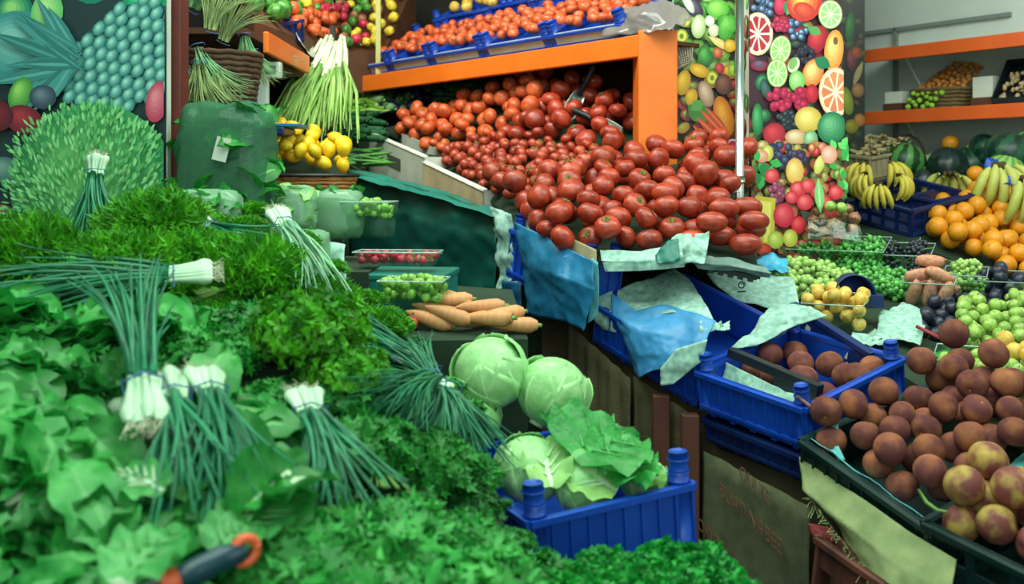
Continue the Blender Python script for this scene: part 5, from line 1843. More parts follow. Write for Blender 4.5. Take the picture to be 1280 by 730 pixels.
for i, (x, y, z, a) in enumerate(((-.045, -.02, .045, 1.4), (0, -.02, .045, 1.5), (.045, -.02, .045, 1.3), (-.03, .03, .05, .5), (.04, .03, .05, .2), (-.03, 0, .10, .3), (.03, -.01, .105, -.35), (.0, .02, .14, .2))):
    rootP.put(Mp @ Matrix.Translation((x, y, z)) @ Matrix.Rotation(R.uniform(-.4, .4), 4, 'Z') @ Matrix.Rotation(PI / 2 - a + PI / 2 * 0, 4, 'Y') @ Matrix.Scale(.033, 4), 'pinkish sweet potato heaped in the clear punnet', 'sweet potatoes in the punnet')
pl, Ml = pun('clear punnet of pale green grapes right of sweet potatoes', 1208, 366, .13, .11, .07)
for x, y, z in ((-.025, 0, .004), (.03, 0, .004), (0, .01, .05)):
    grapepP.put(Ml @ Matrix.Translation((x, y, z)) @ Matrix.Rotation(R.uniform(0, 6), 4, 'Z') @ Matrix.Scale(.8, 4), 'pale green grape bunch in the small punnet by sweet potatoes', 'pale grapes in the small punnet')
pk, Mk = pun('clear punnet of dark plums below the oranges', 1248, 376, .17, .13, .08)
fill(Mk, .17, .13, .0, .01, lambda p: R.uniform(.019, .022), 3.0, darkP, 'dark plum in the clear punnet below the oranges', 'dark plums in the punnet', 44)
# loose plums and green fruit
def zone_pile(quad, rfn, cap, protos, label, group, maxn=80, lift=0.0, n=1500):
    bed = Bed([[on(BM, *q, lift) for q in r] for r in quad])
    heap(protos, pile(bed, rfn, cap, n, maxn=maxn), label, group)


zone_pile([[(1178, 376), (1280, 392), (1320, 400)], [(1140, 420), (1210, 440), (1320, 450)]], lambda p: R.uniform(.018, .022), 1.3, darkP, 'dark plum lying loose around the pale green plums', 'loose dark plums', 90)
zone_pile([[(1206, 404), (1280, 412)], [(1196, 452), (1276, 462)]], lambda p: R.uniform(.018, .021), 2.6, greenP, 'pale green plum in the heap among dark plums', 'pale green plums in the upper heap', 60, .03)
zone_pile([[(1262, 388), (1310, 392)], [(1262, 402), (1310, 410)]], lambda p: R.uniform(.016, .019), 2.0, greenP, 'pale green plum at the right edge behind the upper heap', 'pale green plums at the right edge', 20, .03)
zone_pile([[(1206, 488), (1300, 500)], [(1196, 545), (1290, 575)]], lambda p: R.uniform(.018, .021), 2.6, [greenP], 'bright green plum in the heap behind the peach crates', 'green plums in the lower heap', 70, .02)
pz, Mz = pun('clear punnet of pale green plums right of heaped peaches', 1222, 478, .2, .12, .07)
fill(Mz, .2, .12, .0, .0, lambda p: R.uniform(.017, .02), 2.2, greenP, 'pale green plum in the clear punnet right of peaches', 'green plums in the clear punnet', 40)
zone_pile([[(1250, 470), (1310, 478)], [(1262, 500), (1310, 520)]], lambda p: R.uniform(.02, .023), 2.4, apriP, 'orange yellow apricot behind the green plum heap', 'apricots behind the green plums', 14, .05)
# papers between the punnets
for rows, lab, m_, sd in (
    ([[(1100, 388, 2.95), (1130, 376, 2.98), (1150, 384, 2.94)], [(1096, 410, 2.83), (1128, 404, 2.84), (1156, 412, 2.8)], [(1090, 424, 2.76), (1124, 424, 2.76), (1150, 430, 2.72)]], 'torn pale newspapers before the sweet potatoes', m_news, 1),
    ([[(1066, 414, 2.82), (1094, 408, 2.84), (1112, 412, 2.82)], [(1062, 430, 2.74), (1092, 428, 2.74), (1116, 434, 2.7)]], 'crumpled newspaper right of the apricot punnet', m_news, 2),
    ([[(950, 410, 2.92), (975, 398, 2.94), (986, 404, 2.9)], [(948, 424, 2.86), (970, 420, 2.86), (988, 424, 2.84)]], 'white newspaper between blue rim and navy crate wall', m_news, 3),
    ([[(1150, 444, 2.72), (1185, 440, 2.74), (1212, 448, 2.7)], [(1146, 462, 2.62), (1180, 462, 2.62), (1210, 470, 2.58)]], 'bright green plastic sheet behind the heaped peaches', mat('bright_green_sheet', (20, 130, 70), (30, 150, 84), 8, .35), 4)):
    cloth('newspaper' if m_ is m_news else 'plastic_sheet', lab, 'paper' if m_ is m_news else 'plastic sheet', m_, rows, 9, .022, 14, sd)
t = thing('pipe', 'thin red stick lying behind the heaped peaches', 'stick', P(1146, 408, 2.78))
MB().tube([Vector((0, 0, 0)), P(1186, 428, 2.68) - P(1146, 408, 2.78)], .005, 8).build('rod', mat('red_stick', (150, 40, 44), None), t)
# crate wall with pale print behind crate B peaches
M9, w9 = crate_frame(P(984, 382, 2.80), P(1080, 444, 2.54), .05, .1, .16)
t = thing('crate', 'navy crate wall with pale stencilled marks behind the peaches', 'crate', M9)
MB().box(-w9 / 2, w9 / 2, -.005, .005, -.1, .16).build('side_panel', m_navy, t, smooth=False)
MB().box(-w9 / 2 - .004, w9 / 2 + .004, -.012, .012, .15, .165).build('rim', m_navy, t, smooth=False, bevel=.002)
sm = MB()
for (u, v, a, b) in ((-.30, .115, .022, .012), (-.20, .09, .02, .01), (-.02, .11, .03, .014), (.07, .09, .026, .014), (.16, .11, .03, .016), (.24, .085, .02, .012)):
    u *= w9
    sm.add([(u, -.0058, v), (u + a, -.0058, v - .004), (u + a, -.0058, v + b), (u + a * .3, -.0058, v + b + .004)], [(0, 1, 2, 3)])
sm.build('print_marks', m_cardw, t, smooth=False)
# net bag of onions by the column
for c, r in pile(Bed([[P(1016, 264, 3.52), P(1064, 266, 3.5)], [P(1014, 296, 3.40), P(1072, 302, 3.38)]]), lambda p: R.uniform(.019, .023), 1.0, 1500, maxn=34):
    onionP.put(rotM(c, r, .8), 'small red brown onion in the bag beside the column', 'onions in the bag')
cloth('net_bag', 'clear bag over the small onions beside the column', 'bag', clear_mat('clear_bag', (240, 245, 240), .02),
      [[(1012, 256, 3.52), (1042, 250, 3.5), (1070, 256, 3.5)], [(1008, 275, 3.38), (1042, 272, 3.36), (1076, 278, 3.36)], [(1008, 300, 3.34), (1042, 300, 3.32), (1078, 306, 3.32)]], 8, .01, 10, 3)
for px, py in ((1038, 258), (1052, 260)):
    greenP.put(rotM(P(px, py, 3.42), .02), 'green fruit lying on top of the onion bag', 'green fruit on the onion bag')

# ================================================================ middle: lemons, leeks, beans, boxes
lb_ = Bed([[(338, 178, 4.0), (380, 186, 4.0), (430, 200, 3.95)], [(335, 205, 3.72), (385, 215, 3.68), (436, 218, 3.72)]])
heap(lemonP, pile(lb_, lambda p: R.uniform(.029, .033), 1.9, 2000, maxn=60), 'yellow lemon in the basket behind the salad bags', 'lemons in the basket')
t = thing('basket', 'orange wicker basket under the lemons', 'basket', P(386, 238, 3.68))
bk = MB()
for j in range(6):
    k = 1 + .03 * j
    bk.tube([(.15 * k * math.cos(a), .10 * k * math.sin(a) , -.03 + .014 * j + .003 * (i % 2)) for i, a in enumerate([2 * PI * q_ / 28 for q_ in range(29)])], .007, 6)
bk.build('weave', mat('orange_wicker', (150, 96, 40), (180, 124, 60), 30, .7), t)
MB().tube([(.182 * math.cos(a), .125 * math.sin(a), .055) for a in [2 * PI * q_ / 28 for q_ in range(29)]], .007, 6).build('rim', m_black, t)
# radishes / red onions in a navy crate behind the lemons
crate('crate', 'navy crate of red onions behind the lemons', P(338, 166, 4.35), P(405, 170, 4.3), .22, .06, m_navy, .1, posts=0)
heap([onionP], pile(Bed([[P(342, 148, 4.5), P(400, 150, 4.5)], [P(342, 164, 4.32), P(402, 168, 4.3)]]), lambda p: R.uniform(.026, .032), 1.0, 800, maxn=22), 'red onion in the navy crate behind the lemons', 'red onions behind the lemons')
# leeks hanging / standing in the corner
m_leek = mat('leek_leaf', (116, 164, 76), (160, 196, 108), 14, .5, var=.2)
m_leekw = mat('leek_shank', (206, 222, 180), (226, 236, 206), 14, .5)
for i in range(44):
    u = i / 43
    a = P(402 + 30 * u + R.uniform(-3, 3), 60 + R.uniform(-16, 10), 4.42 + .12 * R.random())
    b = P(332 + 104 * u + R.uniform(-6, 6), 162 + R.uniform(-8, 14), 4.05 + .15 * u + .1 * R.random())
    t = thing('leek', 'long pale leek hanging in the bundle left of orange shelf', 'leek', a, 'leeks in the corner bundle')
    d = b - a
    sag = Vector((R.uniform(-.02, .02), 0, R.uniform(-.01, .03)))
    MB().tube([Vector((0, 0, 0)), d * .12, d * .3], [.008, .009, .007], 7).build('shank', m_leekw, t)
    lf = MB()
    for k in range(3):
        off = Vector((R.uniform(-.04, .04), R.uniform(-.03, .03), R.uniform(-.03, .03)))
        lf.tube([d * .28, d * .6 + off * .5 + sag, d + off], [.006, .006, .002], 5, 0, R.random())
    lf.build('leaf_tuft', m_leek, t)
# heaps of beans, peppers, cucumbers, aubergines
def lay(protos, bed, n, label, group, dirx=(1, .2, 0), lift=.02, jit=.5, s=1.0, layers=2):
    for i in range(n):
        p = bed.rnd()
        d = Vector(dirx) + Vector((R.uniform(-jit, jit), R.uniform(-jit, jit), R.uniform(-.15, .15)))
        (R.choice(protos) if isinstance(protos, list) else protos).put(aim(p + Vector((0, 0, lift + lift * 2 * R.random() * (layers - 1))), d, (R.uniform(-.2, .2), R.uniform(-.2, .2), 1), s * R.uniform(.9, 1.1)), label, group)


lay(cukeP, Bed([[P(405, 158, 4.75), P(470, 152, 4.85)], [P(402, 188, 4.4), P(462, 188, 4.5)]]), 46, 'dark green cucumber in the heap left of white tray', 'cucumbers left of the tray', (1, -.7, 0), .02, .35)
lay(pepperP, Bed([[P(436, 124, 5.3), P(484, 120, 5.3)], [P(415, 158, 4.8), P(474, 148, 4.95)]]), 60, 'light green pepper in the heap below the leeks', 'light green peppers', (1, .5, 0), .02, .5)
lay([aubP, courtP, courtP], Bed([[P(480, 118, 5.3), P(565, 114, 5.15)], [P(466, 150, 5.0), P(560, 136, 4.9)]]), 54, 'courgette or aubergine in the mixed heap under the orange shelf', 'mixed courgettes and aubergines', (.8, -1, 0), .03, .5)
lay(beanP, Bed([[P(556, 112, 5.1), P(630, 104, 5.0)], [P(556, 138, 4.85), P(615, 128, 4.72)]]), 170, 'green bean in the heap under the orange shelf', 'green beans under the shelf', (1, .6, .1), .015, .5, 1.1, 3)
lay(beanP, Bed([[P(440, 196, 4.45), P(474, 196, 4.4)], [P(438, 210, 4.2), P(476, 214, 4.1)]]), 24, 'green bean lying below the cucumbers', 'green beans below the cucumbers', (1, -.2, 0), .012, .4, 1.1, 2)
# weighing scale
t = thing('weighing_scale', 'pale grey weighing scale with display on a column', 'scale', P(329, 160, 3.72))
m_sc = mat('scale_plastic', (186, 200, 190), (196, 208, 198), 4, .4)
MB().box(-.02, .02, -.015, .015, 0, .19).box(-.036, -.022, -.01, .015, 0, .19).build('column', m_sc, t, smooth=False, bevel=.003)
MB().box(-.068, .068, -.02, .02, .185, .245).build('display_head', m_sc, t, smooth=False, bevel=.005)
MB().box(-.056, .052, -.0225, -.019, .199, .229).build('screen', m_black, t, smooth=False)
MB().box(-.06, .10, -.10, .10, -.03, .0).build('base', m_navy, t, smooth=False, bevel=.006)
MB().box(.02, .15, -.10, .10, .0, .012).build('plate', m_bagblue, t, smooth=False, bevel=.003)
# brown basket with dried herbs on top
t = thing('basket', 'large brown wicker basket of herbs beside the poster', 'basket', P(264, 128, 2.95))
wv = MB()
for j in range(9):
    k = 1 + .02 * j
    wv.tube([(.125 * k * math.cos(a), .10 * k * math.sin(a), .008 + .016 * j + .003 * (i % 2)) for i, a in enumerate([2 * PI * q_ / 32 for q_ in range(33)])], .009, 6)
wv.tube([(0, 0, 0), (0, 0, .01)], [.12, .12], 20)
wv.build('weave', mat('brown_wicker', (58, 36, 22), (86, 56, 36), 40, .8), t)
t = thing('wall_bracket_shelf', 'dark shelf carrying the brown basket beside the poster', 'shelf', P(264, 130, 2.95))
MB().box(-.16, .14, -.12, .12, -.02, 0).build('board', m_dark, t, smooth=False)
MB().box(-.15, -.11, .06, .10, -1.83, -.02).build('support', m_dark, t, smooth=False)
m_dry = mat('dry_herb', (120, 140, 84), (170, 186, 124), 20, .7, var=.3, rnd=.1)
m_paleh = mat('pale_herb', (90, 150, 100), (150, 196, 140), 20, .6, var=.3)
dryP = [spring_onions('x', 12, .22, .9, 1.0, m_, 6, 'herb_bunch', False, .0022) for m_ in (m_dry, m_paleh, m_onl)]
for px, py, Y, dx, dz, s, k, lab in ((226, 60, 2.88, .2, -.5, .9, 1, 'pale herb bunch hanging at the left of the basket'), (242, 40, 2.86, .3, -.9, .8, 1, 'pale herb bunch hanging over the basket front'), (262, 60, 2.9, .2, .8, .8, 0, 'dry herb bunch standing up in the basket'), (276, 70, 2.95, .3, .7, .7, 0, 'dry herb bunch leaning right over the basket'),
                                     (250, 78, 2.86, -.3, -.4, .8, 2, 'dark green herb bunch hanging over basket rim'), (268, 74, 2.86, .2, -.6, .5, 0, 'dry herb bunch drooping at the right of basket'), (260, 76, 2.87, .1, -.6, .55, 0, 'dry herb bunch drooping over the basket middle'), (306, 28, 3.0, .1, -.9, .7, 1, 'pale herb bunch hanging right of the basket'), (318, 52, 3.1, .1, -.8, .5, 0, 'short dry herb bunch hanging by the scale display'), (292, 50, 2.94, -.2, -.8, .7, 2, 'green herb bunch hanging over the basket right side'), (250, 60, 2.84, .1, -.8, .8, 0, 'dry herb bunch hanging over the basket middle front'), (230, 34, 2.95, .4, .6, 1.0, 1, 'pale herb bunch standing at the left of the basket'), (282, 40, 2.98, -.1, .9, .9, 0, 'dry herb bunch standing behind the others in basket')):
    dryP[k].put(aim(P(px, py, Y), (dx, -.15, dz), (0, -1, .3), s), lab)

# left wall shelf goods and vegetables above it
m_yel = mat('yellow_pepper_skin', (206, 176, 40), (226, 206, 70), 2, .35, rnd=.15, shift=True)
m_redp = mat('red_radish_skin', (160, 26, 50), (200, 50, 76), 2, .4, rnd=.2, shift=True)
pep_fn = lambda t, p: (math.cos(p) * math.cos(t) * (1 + .1 * math.cos(4 * t)) * .85, math.cos(p) * math.sin(t) * (1 + .1 * math.cos(4 * t)) * .85, 1.05 * math.sin(p) - .15 * math.exp(-((PI / 2 - p) / .3) ** 2))
pepY = proto(fruit('yellow_pepper', pep_fn, m_yel, 'x', 'pepper', None, 16, 10, [('stalk', MB().tube([(0, 0, .8), (.05, 0, 1.2)], .1, 6), m_stem)]))
pepG = proto(fruit('green_pepper', pep_fn, mat('green_pepper_skin', (40, 104, 36), (90, 150, 60), 2, .35, rnd=.25, shift=True), 'x', 'pepper', None, 16, 10, [('stalk', MB().tube([(0, 0, .8), (.05, 0, 1.2)], .1, 6), m_stem)]))
radP = proto(fruit('radish', ball_fn, m_redp, 'x', 'radish', None, 12, 8, [('leaf_stub', MB().tube([(0, 0, .8), (.1, 0, 1.5)], .12, 5), m_stem)]))
BU = Bed([[P(300, -60, 4.6), P(360, -40, 5.3), P(440, -30, 5.9), P(520, -30, 5.6)], [P(318, 20, 3.6), P(372, 40, 4.2), P(425, 60, 5.0), P(480, 62, 5.15)]])
BU.solid('display_board', m_brown, 2.02, .02, 'sloping board of vegetables above the corner shelf', 'display board')


def upz(x0, x1, y0, y1):
    return lambda p: x0 <= pix(p)[0] <= x1 and y0 <= pix(p)[1] <= y1


old = []
for mask, pr, r, lab, grp, mx in ((upz(366, 420, 24, 52), tomO, (.026, .032), 'orange tomato on the corner shelf beside the radishes', 'orange tomatoes on the corner shelf', 30), (upz(400, 432, 14, 48), [radP], (.024, .03), 'pink red radish at the corner shelf', 'radishes at the corner shelf', 24),
                                  (upz(466, 500, -40, 70), [pepY], (.028, .033), 'yellow pepper in the corner beside the blue crates', 'yellow peppers in the corner', 30), (upz(300, 366, -60, 30), [pepG, pepG, aubP and pepG], (.035, .042), 'green pepper on the left wall shelf', 'green peppers on the left wall shelf', 40),
                                  (upz(420, 468, -40, 66), [pepG, radP, pepG, pepY, onionP], (.022, .03), 'mixed vegetable in the corner above the leeks', 'mixed vegetables in the corner', 50), (upz(366, 420, -50, 26), [pepG, pepG, tomO[0], pepY], (.025, .032), 'mixed vegetable at the top of the corner shelf', 'mixed vegetables at the top of the corner shelf', 50)):
    pts = pile(BU, lambda p: R.uniform(*r), .8, 1200, mask, old=old, maxn=mx)
    old += pts
    heap(pr, pts, lab, grp)
crate('crate', 'small navy box on the left wall shelf above the scale', P(345, 30, 4.05), P(376, 24, 4.2), .2, .10, m_navy, .1, posts=0)
cloth('sack', 'pale grey sack end behind the corner orange shelf edge', 'sack', m_cardw, [[P(364, 30, 4.2), P(400, 62, 4.6)], [P(372, 50, 4.15), P(404, 84, 4.55)]], 9, .02, 9, 2)
for px, py, Y, dx, dz, s, k, lab in ((318, 30, 3.9, .3, -.9, .8, 1, 'pale herb bunch hanging above the weighing scale'), (332, 40, 4.0, -.1, -.9, .7, 0, 'dry herb bunch hanging behind the weighing scale'), (304, 20, 3.8, -.2, -.9, .8, 2, 'green herb bunch hanging at the left wall')):
    dryP[k].put(aim(P(px, py, Y), (dx, .1, dz), (0, -1, .3), s), lab)
t = thing('post', 'thin dark post between the leeks at the corner', 'post', P(416, 200, 4.62))
MB().box(-.012, .012, -.012, .012, -.1, .62).build('timber', m_dark, t, smooth=False)
t = thing('post', 'pale yellow post in the corner behind the vegetables', 'post', P(473, 70, 5.05))
MB().box(-.012, .012, -.012, .012, -.12, .6).build('timber', mat('pale_yellow_paint', (176, 170, 96), None), t, smooth=False)

# crates of small orange tomatoes on the main shelf
def shelf_pt(s, d, z):
    return SHA + SU * s + SN * d + Vector((0, 0, z))


m_tcard = mat('tray_card', (170, 176, 160), (188, 194, 178), 10, .85)
spots = [(1.98, 1.74, 'far left'), (1.72, 1.38, 'second'), (1.36, .98, 'third'), (.96, .54, 'fourth'), (.52, .12, 'nearest')]
for i, (s0, s1, w_) in enumerate(spots):
    a, b = shelf_pt(s0, .03, 2.17), shelf_pt(s1, .03, 2.17)
    nm = {'far left': 'blue crate of orange tomatoes at the far left of orange shelf', 'second': 'blue crate of orange tomatoes, second from the shelf corner', 'third': 'blue crate of orange tomatoes in the middle of orange shelf', 'fourth': 'blue crate of orange tomatoes, second from the orange post', 'nearest': 'blue crate of orange tomatoes nearest the orange post'}[w_]
    t, M_, w = crate('crate', nm, a, b, .40, .06, m_blue, .58, posts=.05, post_d=.055, lip=.018)
    MB().box(-w / 2 + .03, w / 2 - .03, -.212, -.206, .0, .062).build('card_front', m_tcard, t, smooth=False)
    bd = in_crate(M_, w, .36, .05, .04, .025)
    heap(tomO, pile(bd, lambda p: R.uniform(.024, .030), .8, 2500, maxn=75), {'far left': 'small orange tomato in the far left shelf crate', 'second': 'small orange tomato in the second shelf crate from the corner', 'third': 'small orange tomato in the middle shelf crate', 'fourth': 'small orange tomato in the shelf crate second from the post', 'nearest': 'small orange tomato in the shelf crate nearest the post'}[w_], 'orange tomatoes in the shelf crate, ' + w_)
for i, (s0, s1) in enumerate(((1.9, 1.3), (1.28, .68), (.66, .1))):
    a, b = shelf_pt(s0, .42, 2.44), shelf_pt(s1, .42, 2.44)
    t, M_, w = crate('crate', ('empty blue crate of the upper row at the corner', 'blue crate in the middle of upper row', 'blue crate of the upper row nearest the post')[i], a, b, .3, .10, m_blue, .5, posts=.04, post_d=.045)
    heap([apriP], pile(in_crate(M_, w, .3, .09, .09, .02), lambda p: .03, .3, 300, maxn=14), 'pale orange fruit in the upper row of blue crates', 'pale fruit in the upper crates')
cloth('plastic_bag', 'clear wrinkled plastic bag of onions at the right end of orange shelf', 'plastic bag', clear_mat('bag_clear', (225, 225, 225), .1, (150, 140, 136), .5),
      [[shelf_pt(.16, .1, 2.24), shelf_pt(0, .12, 2.26), shelf_pt(-.14, .12, 2.18)], [shelf_pt(.18, .02, 2.18), shelf_pt(0, .0, 2.18), shelf_pt(-.16, .06, 2.14)], [shelf_pt(.18, -.01, 2.115), shelf_pt(0, -.02, 2.115), shelf_pt(-.14, .0, 2.12)]], 9, .03, 14, 3)
t = thing('crate', 'dark navy crate end behind the orange post', 'crate', aim(shelf_pt(-.02, .3, 2.12), SU))
MB().box(.02, .36, -.01, .01, 0, .3).build('side_panel', m_navy, t, smooth=False)

# ================================================================ the leafy greens
def lay_dir(pr, bed, a, b, L0, label, sy=None, lift=.0, dz=0.0, tiltup=0.0):
    """lay a bunch with its base at photo point a and its leaf ends towards b"""
    pa, na = bed.ray(*a)
    pb2, nb = bed.ray(*b)
    c = Vector((0, 0, EYE))
    pa, pb2 = [q + (c - q).normalized() * (lift / max(.3, (c - q).normalized().dot(na))) for q in (pa, pb2)]
    d = pb2 - pa
    s = d.length / L0
    k = sy or s
    d = d.normalized() + na * tiltup
    pr.put(aim(pa, d, na, (s, k, (s + k) / 2)), label)


def mound(pr, bed, px, py, wpx, label, flatk=1.0, lift=0.0, group=None):
    p, n = bed.ray(px, py + .16 * wpx)
    s = wpx * p.y / F / .16
    yaw = R.uniform(0, 2 * PI)
    t = Vector((math.cos(yaw), math.sin(yaw), 0))
    n2 = (n + Vector((0, 0, .6))).normalized()
    (R.choice(pr) if isinstance(pr, list) else pr).put(aim(p + n2 * lift, t, n2, (s, s, s * flatk)), label, group)


# explicit bunches, back to front
for px, py, w, pr, lab, fk, lf in (
    (36, 322, 150, dillP, 'dark tipped dill bunch at the left edge under the poster', 1.2, .0),
    (196, 282, 140, dillP, 'bright dill bunch at the top of heap under the spiky fruit', 1.1, .0),
    (150, 335, 150, dillP, 'bright dill bunch in front of the topmost dill', 1.0, .01),
    (235, 318, 110, dillP, 'small dill bunch beside the white onion bulb', 1.0, .0),
    (318, 350, 120, dillP, 'rounded bright dill mound left of the pale onion leaves', 1.3, .01),
    (400, 372, 90, dillP, 'dill bunch beside the green plastic box', 1.1, .0),
    (385, 430, 150, curlyP, 'mossy bright curly parsley in the middle of the heap', 1.2, .015),
    (432, 480, 120, curlyP, 'curly parsley bunch below the mossy curly parsley', 1.1, .01),
    (470, 400, 90, dillP, 'flat dill bunch in front of the green box', .8, .0),
    (80, 470, 120, darkhP, 'dark leaf bunch among the lettuces at left', .8, -.01),
    (262, 440, 120, coriP, 'leafy coriander bunch above the two white onion bunches', .9, .0),
    (300, 405, 100, coriP, 'leafy bunch left of the curly parsley', .9, .0),
    (330, 510, 120, coriP, 'coriander bunch left of the single white bulbs', .9, .0),
    (460, 560, 150, coriP, 'dark coriander bunch in the centre of the heap', 1.0, .0),
    (540, 575, 130, coriP, 'dark coriander bunch left of the cabbage crate', .9, -.01),
    (590, 625, 90, darkhP, 'dark flat parsley bunch against the blue crate corner', .8, -.01),
    (500, 620, 120, darkhP, 'dark flat parsley bunch above the front coriander', .8, -.02),
    (430, 500, 100, coriP, 'coriander bunch right of the single white bulbs', .9, .0),
    (240, 560, 120, darkhP, 'dark leaves below the two white onion bunches', .7, -.02),
    (560, 520, 100, coriP, 'coriander bunch below the drooping chives', .9, .0)):
    mound(pr, BG, px, py, w, lab, fk, lf)
for px, py, w, pr, lab in (
    (370, 690, 190, lcorP, 'light coriander bunch right of the orange tipped knife'),
    (480, 680, 190, lcorP, 'light coriander bunch at the bottom middle'),
    (580, 705, 170, lcorP, 'light coriander bunch left of the curly parsley in front'),
    (420, 740, 210, lcorP, 'coriander bunch cut by the bottom edge beside the knife'),
    (560, 750, 210, lcorP, 'coriander bunch cut by the bottom edge in the middle')):
    mound(pr, BG, px, py, w, lab, .9)
for px, py, w, pr, lab in (
    (680, 735, 120, coriP, 'coriander bunch at the foot of blue cabbage crate'),
    (765, 735, 130, parsP, 'bright curly parsley bunch in front of the cabbage crate'),
    (860, 728, 140, parsP, 'bright curly parsley bunch before the printed burlap'),
    (700, 785, 170, parsP, 'bright curly parsley cut by the bottom edge, left one'),
    (800, 785, 170, parsP, 'bright curly parsley cut by the bottom edge, middle one'),
    (890, 765, 150, parsP, 'bright curly parsley cut by the bottom edge, right one')):
    mound(pr, BF, px, py, w, lab, 1.1)
# lettuces on the left
LT = ((44, 420, 'ruffled lettuce at the left edge under the flat onion leaves', 15), (100, 425, 'ruffled lettuce left of the onion fan tips', 20), (20, 480, 'ruffled lettuce at the left edge above the middle', 10), (80, 490, 'ruffled lettuce left of the onion bulb fan', 40),
      (135, 500, 'lettuce leaning on the onion bulb fan', 70), (30, 550, 'lettuce in the middle of the left edge', 0), (100, 560, 'lettuce left of the broad pale stem', 30), (165, 590, 'pale lettuce with a broad stem below the bulb fan', 50), (10, 620, 'lettuce low at the left edge', 20),
      (75, 625, 'lettuce above the bottom left corner', 60), (140, 650, 'lettuce in the lower left, below the pale lettuce', 10), (215, 640, 'lettuce left of the leaves of two onion bunches', 80), (30, 700, 'lettuce in the bottom left corner', 30), (100, 710, 'lettuce at the bottom edge left of the knife', 60),
      (170, 715, 'lettuce at the bottom edge beside the knife blade', 100), (230, 700, 'pale lettuce behind the knife handle', 60), (150, 440, 'lettuce behind the onion fan', 20), (270, 560, 'lettuce leaves behind the right onion bunch', 120), (215, 440, 'lettuce leaves behind the white onion bulbs', 20), (290, 640, 'lettuce above the orange tipped knife', 40))
for i, (px, py, lab, deg) in enumerate(LT):
    p, n = BG.ray(px, py)
    a_ = math.radians(deg + R.uniform(-25, 25))
    n2 = (n + Vector((0, 0, .3))).normalized()
    tx = Vector((-math.cos(a_), .9 * math.sin(a_) + R.uniform(-.3, .3), 0))
    tx -= n2 * tx.dot(n2)
    s_ = R.choice((.8, .95, 1.2)) * (.85 + .1 * p.y)
    letP[i % 3].put(aim(p - n2 * .015 - tx.normalized() * .05, tx, n2, (s_, s_, s_ * .8)), lab)
lay_dir(chardP[0], BG, (285, 700), (362, 640), .17, 'round leaved chard right of the two onion bunches', 1.0, .02, tiltup=.2)
lay_dir(chardP[0], BG, (330, 680), (270, 630), .17, 'round leaved chard below the single bulbs', .9, .0, tiltup=.2)
# spring onions
for i, (pr, a, b, lab, sy, lf, up) in enumerate((
    (onionsP[2], (256, 352), (10, 372), 'spring onion bunch lying flat with its leaves to the left', 1.0, .06, .0),
    (onionsP[1], (182, 535), (168, 375), 'spring onion bunch standing like a fan, bulbs down', 1.0, .08, .12),
    (onionsP[0], (212, 488), (245, 640), 'left of two spring onion bunches with bulbs side by side', .95, .075, .0),
    (onionsP[2], (254, 484), (300, 630), 'right of two spring onion bunches with bulbs side by side', .95, .075, .0),
    (onionsP[1], (378, 508), (430, 650), 'spring onion bunch with bulbs between curly parsley and coriander', .95, .065, .0),
    (onionsP[0], (512, 455), (380, 400), 'spring onion bunch left of the first cabbage', .8, .04, .0),
    (onionsP[2], (692, 420), (500, 440), 'spring onion bunch lying behind the cabbages, bulbs to the right', .7, .05, .0),
    (paleonP[0], (345, 275), (400, 370), 'pale onion leaves lying right of the dill mound', .9, .05, .0),
    (chiveP[0], (600, 430), (460, 520), 'dark chive bunch pointing to the lower left before cabbages', 1.0, .08, .0),
    (chiveP[1], (560, 470), (690, 590), 'dark chive bunch drooping over the cabbage crate corner', 1.2, .075, .0),
    (chiveP[0], (560, 432), (400, 398), 'flat chive bunch behind the curly parsley', .9, .03, .0),
    (chiveP[1], (620, 420), (490, 425), 'flat chive bunch below the carrots', .8, .035, .0))):
    bed = BG
    lay_dir(pr, bed, a, b, .38, lab, sy, lf, tiltup=up)
for (a, b, lab, i) in ((P(124, 202, 2.42), P(112, 300, 2.34), 'spring onion bunch leaning on the poster, bulbs up', 0), (P(252, 282, 2.28), P(330, 330, 2.2), 'short spring onion bunch with bulbs beside the topmost dill', 1)):
    s_ = (b - a).length / .36
    onionsP[i].put(aim(a, b - a, (0, -1, .5), (s_, .85, .85)), lab)
# knife with orange ends in the foreground
m_hand = mat('knife_handle', (16, 50, 62), (22, 62, 76), 9, .35)
m_orr = mat('orange_plastic', (226, 92, 54), (236, 108, 66), 9, .4)
a = P(212, 728, 1.10)
b = P(316, 684, 1.16)
t = thing('knife', 'knife with dark handle and orange ends lying on the greens', 'knife', aim(a, b - a))
L = (b - a).length
MB().tube([(L * .08, 0, 0), (L * .3, 0, 0), (L * .6, 0, .002), (L * .84, 0, 0)], [.0125, .0155, .015, .012], 16).build('handle', m_hand, t)
MB().tube([(-.012, 0, 0), (L * .09, 0, 0)], [.013, .0145], 16).build('ferrule', m_orr, t)
MB().tube([(L * .9 + .014 * math.cos(q), 0.0, .014 * math.sin(q)) for q in [2 * PI * i / 20 for i in range(21)]], .006, 10).build('hanging_ring', m_orr, t)
MB().tube([(L * .80, 0, 0), (L * .9, 0, 0)], [.0125, .009], 14).build('end_cap', m_hand, t)
MB().box(-.14, -.01, -.001, .001, -.012, .010).build('blade', m_steel, t, smooth=False)

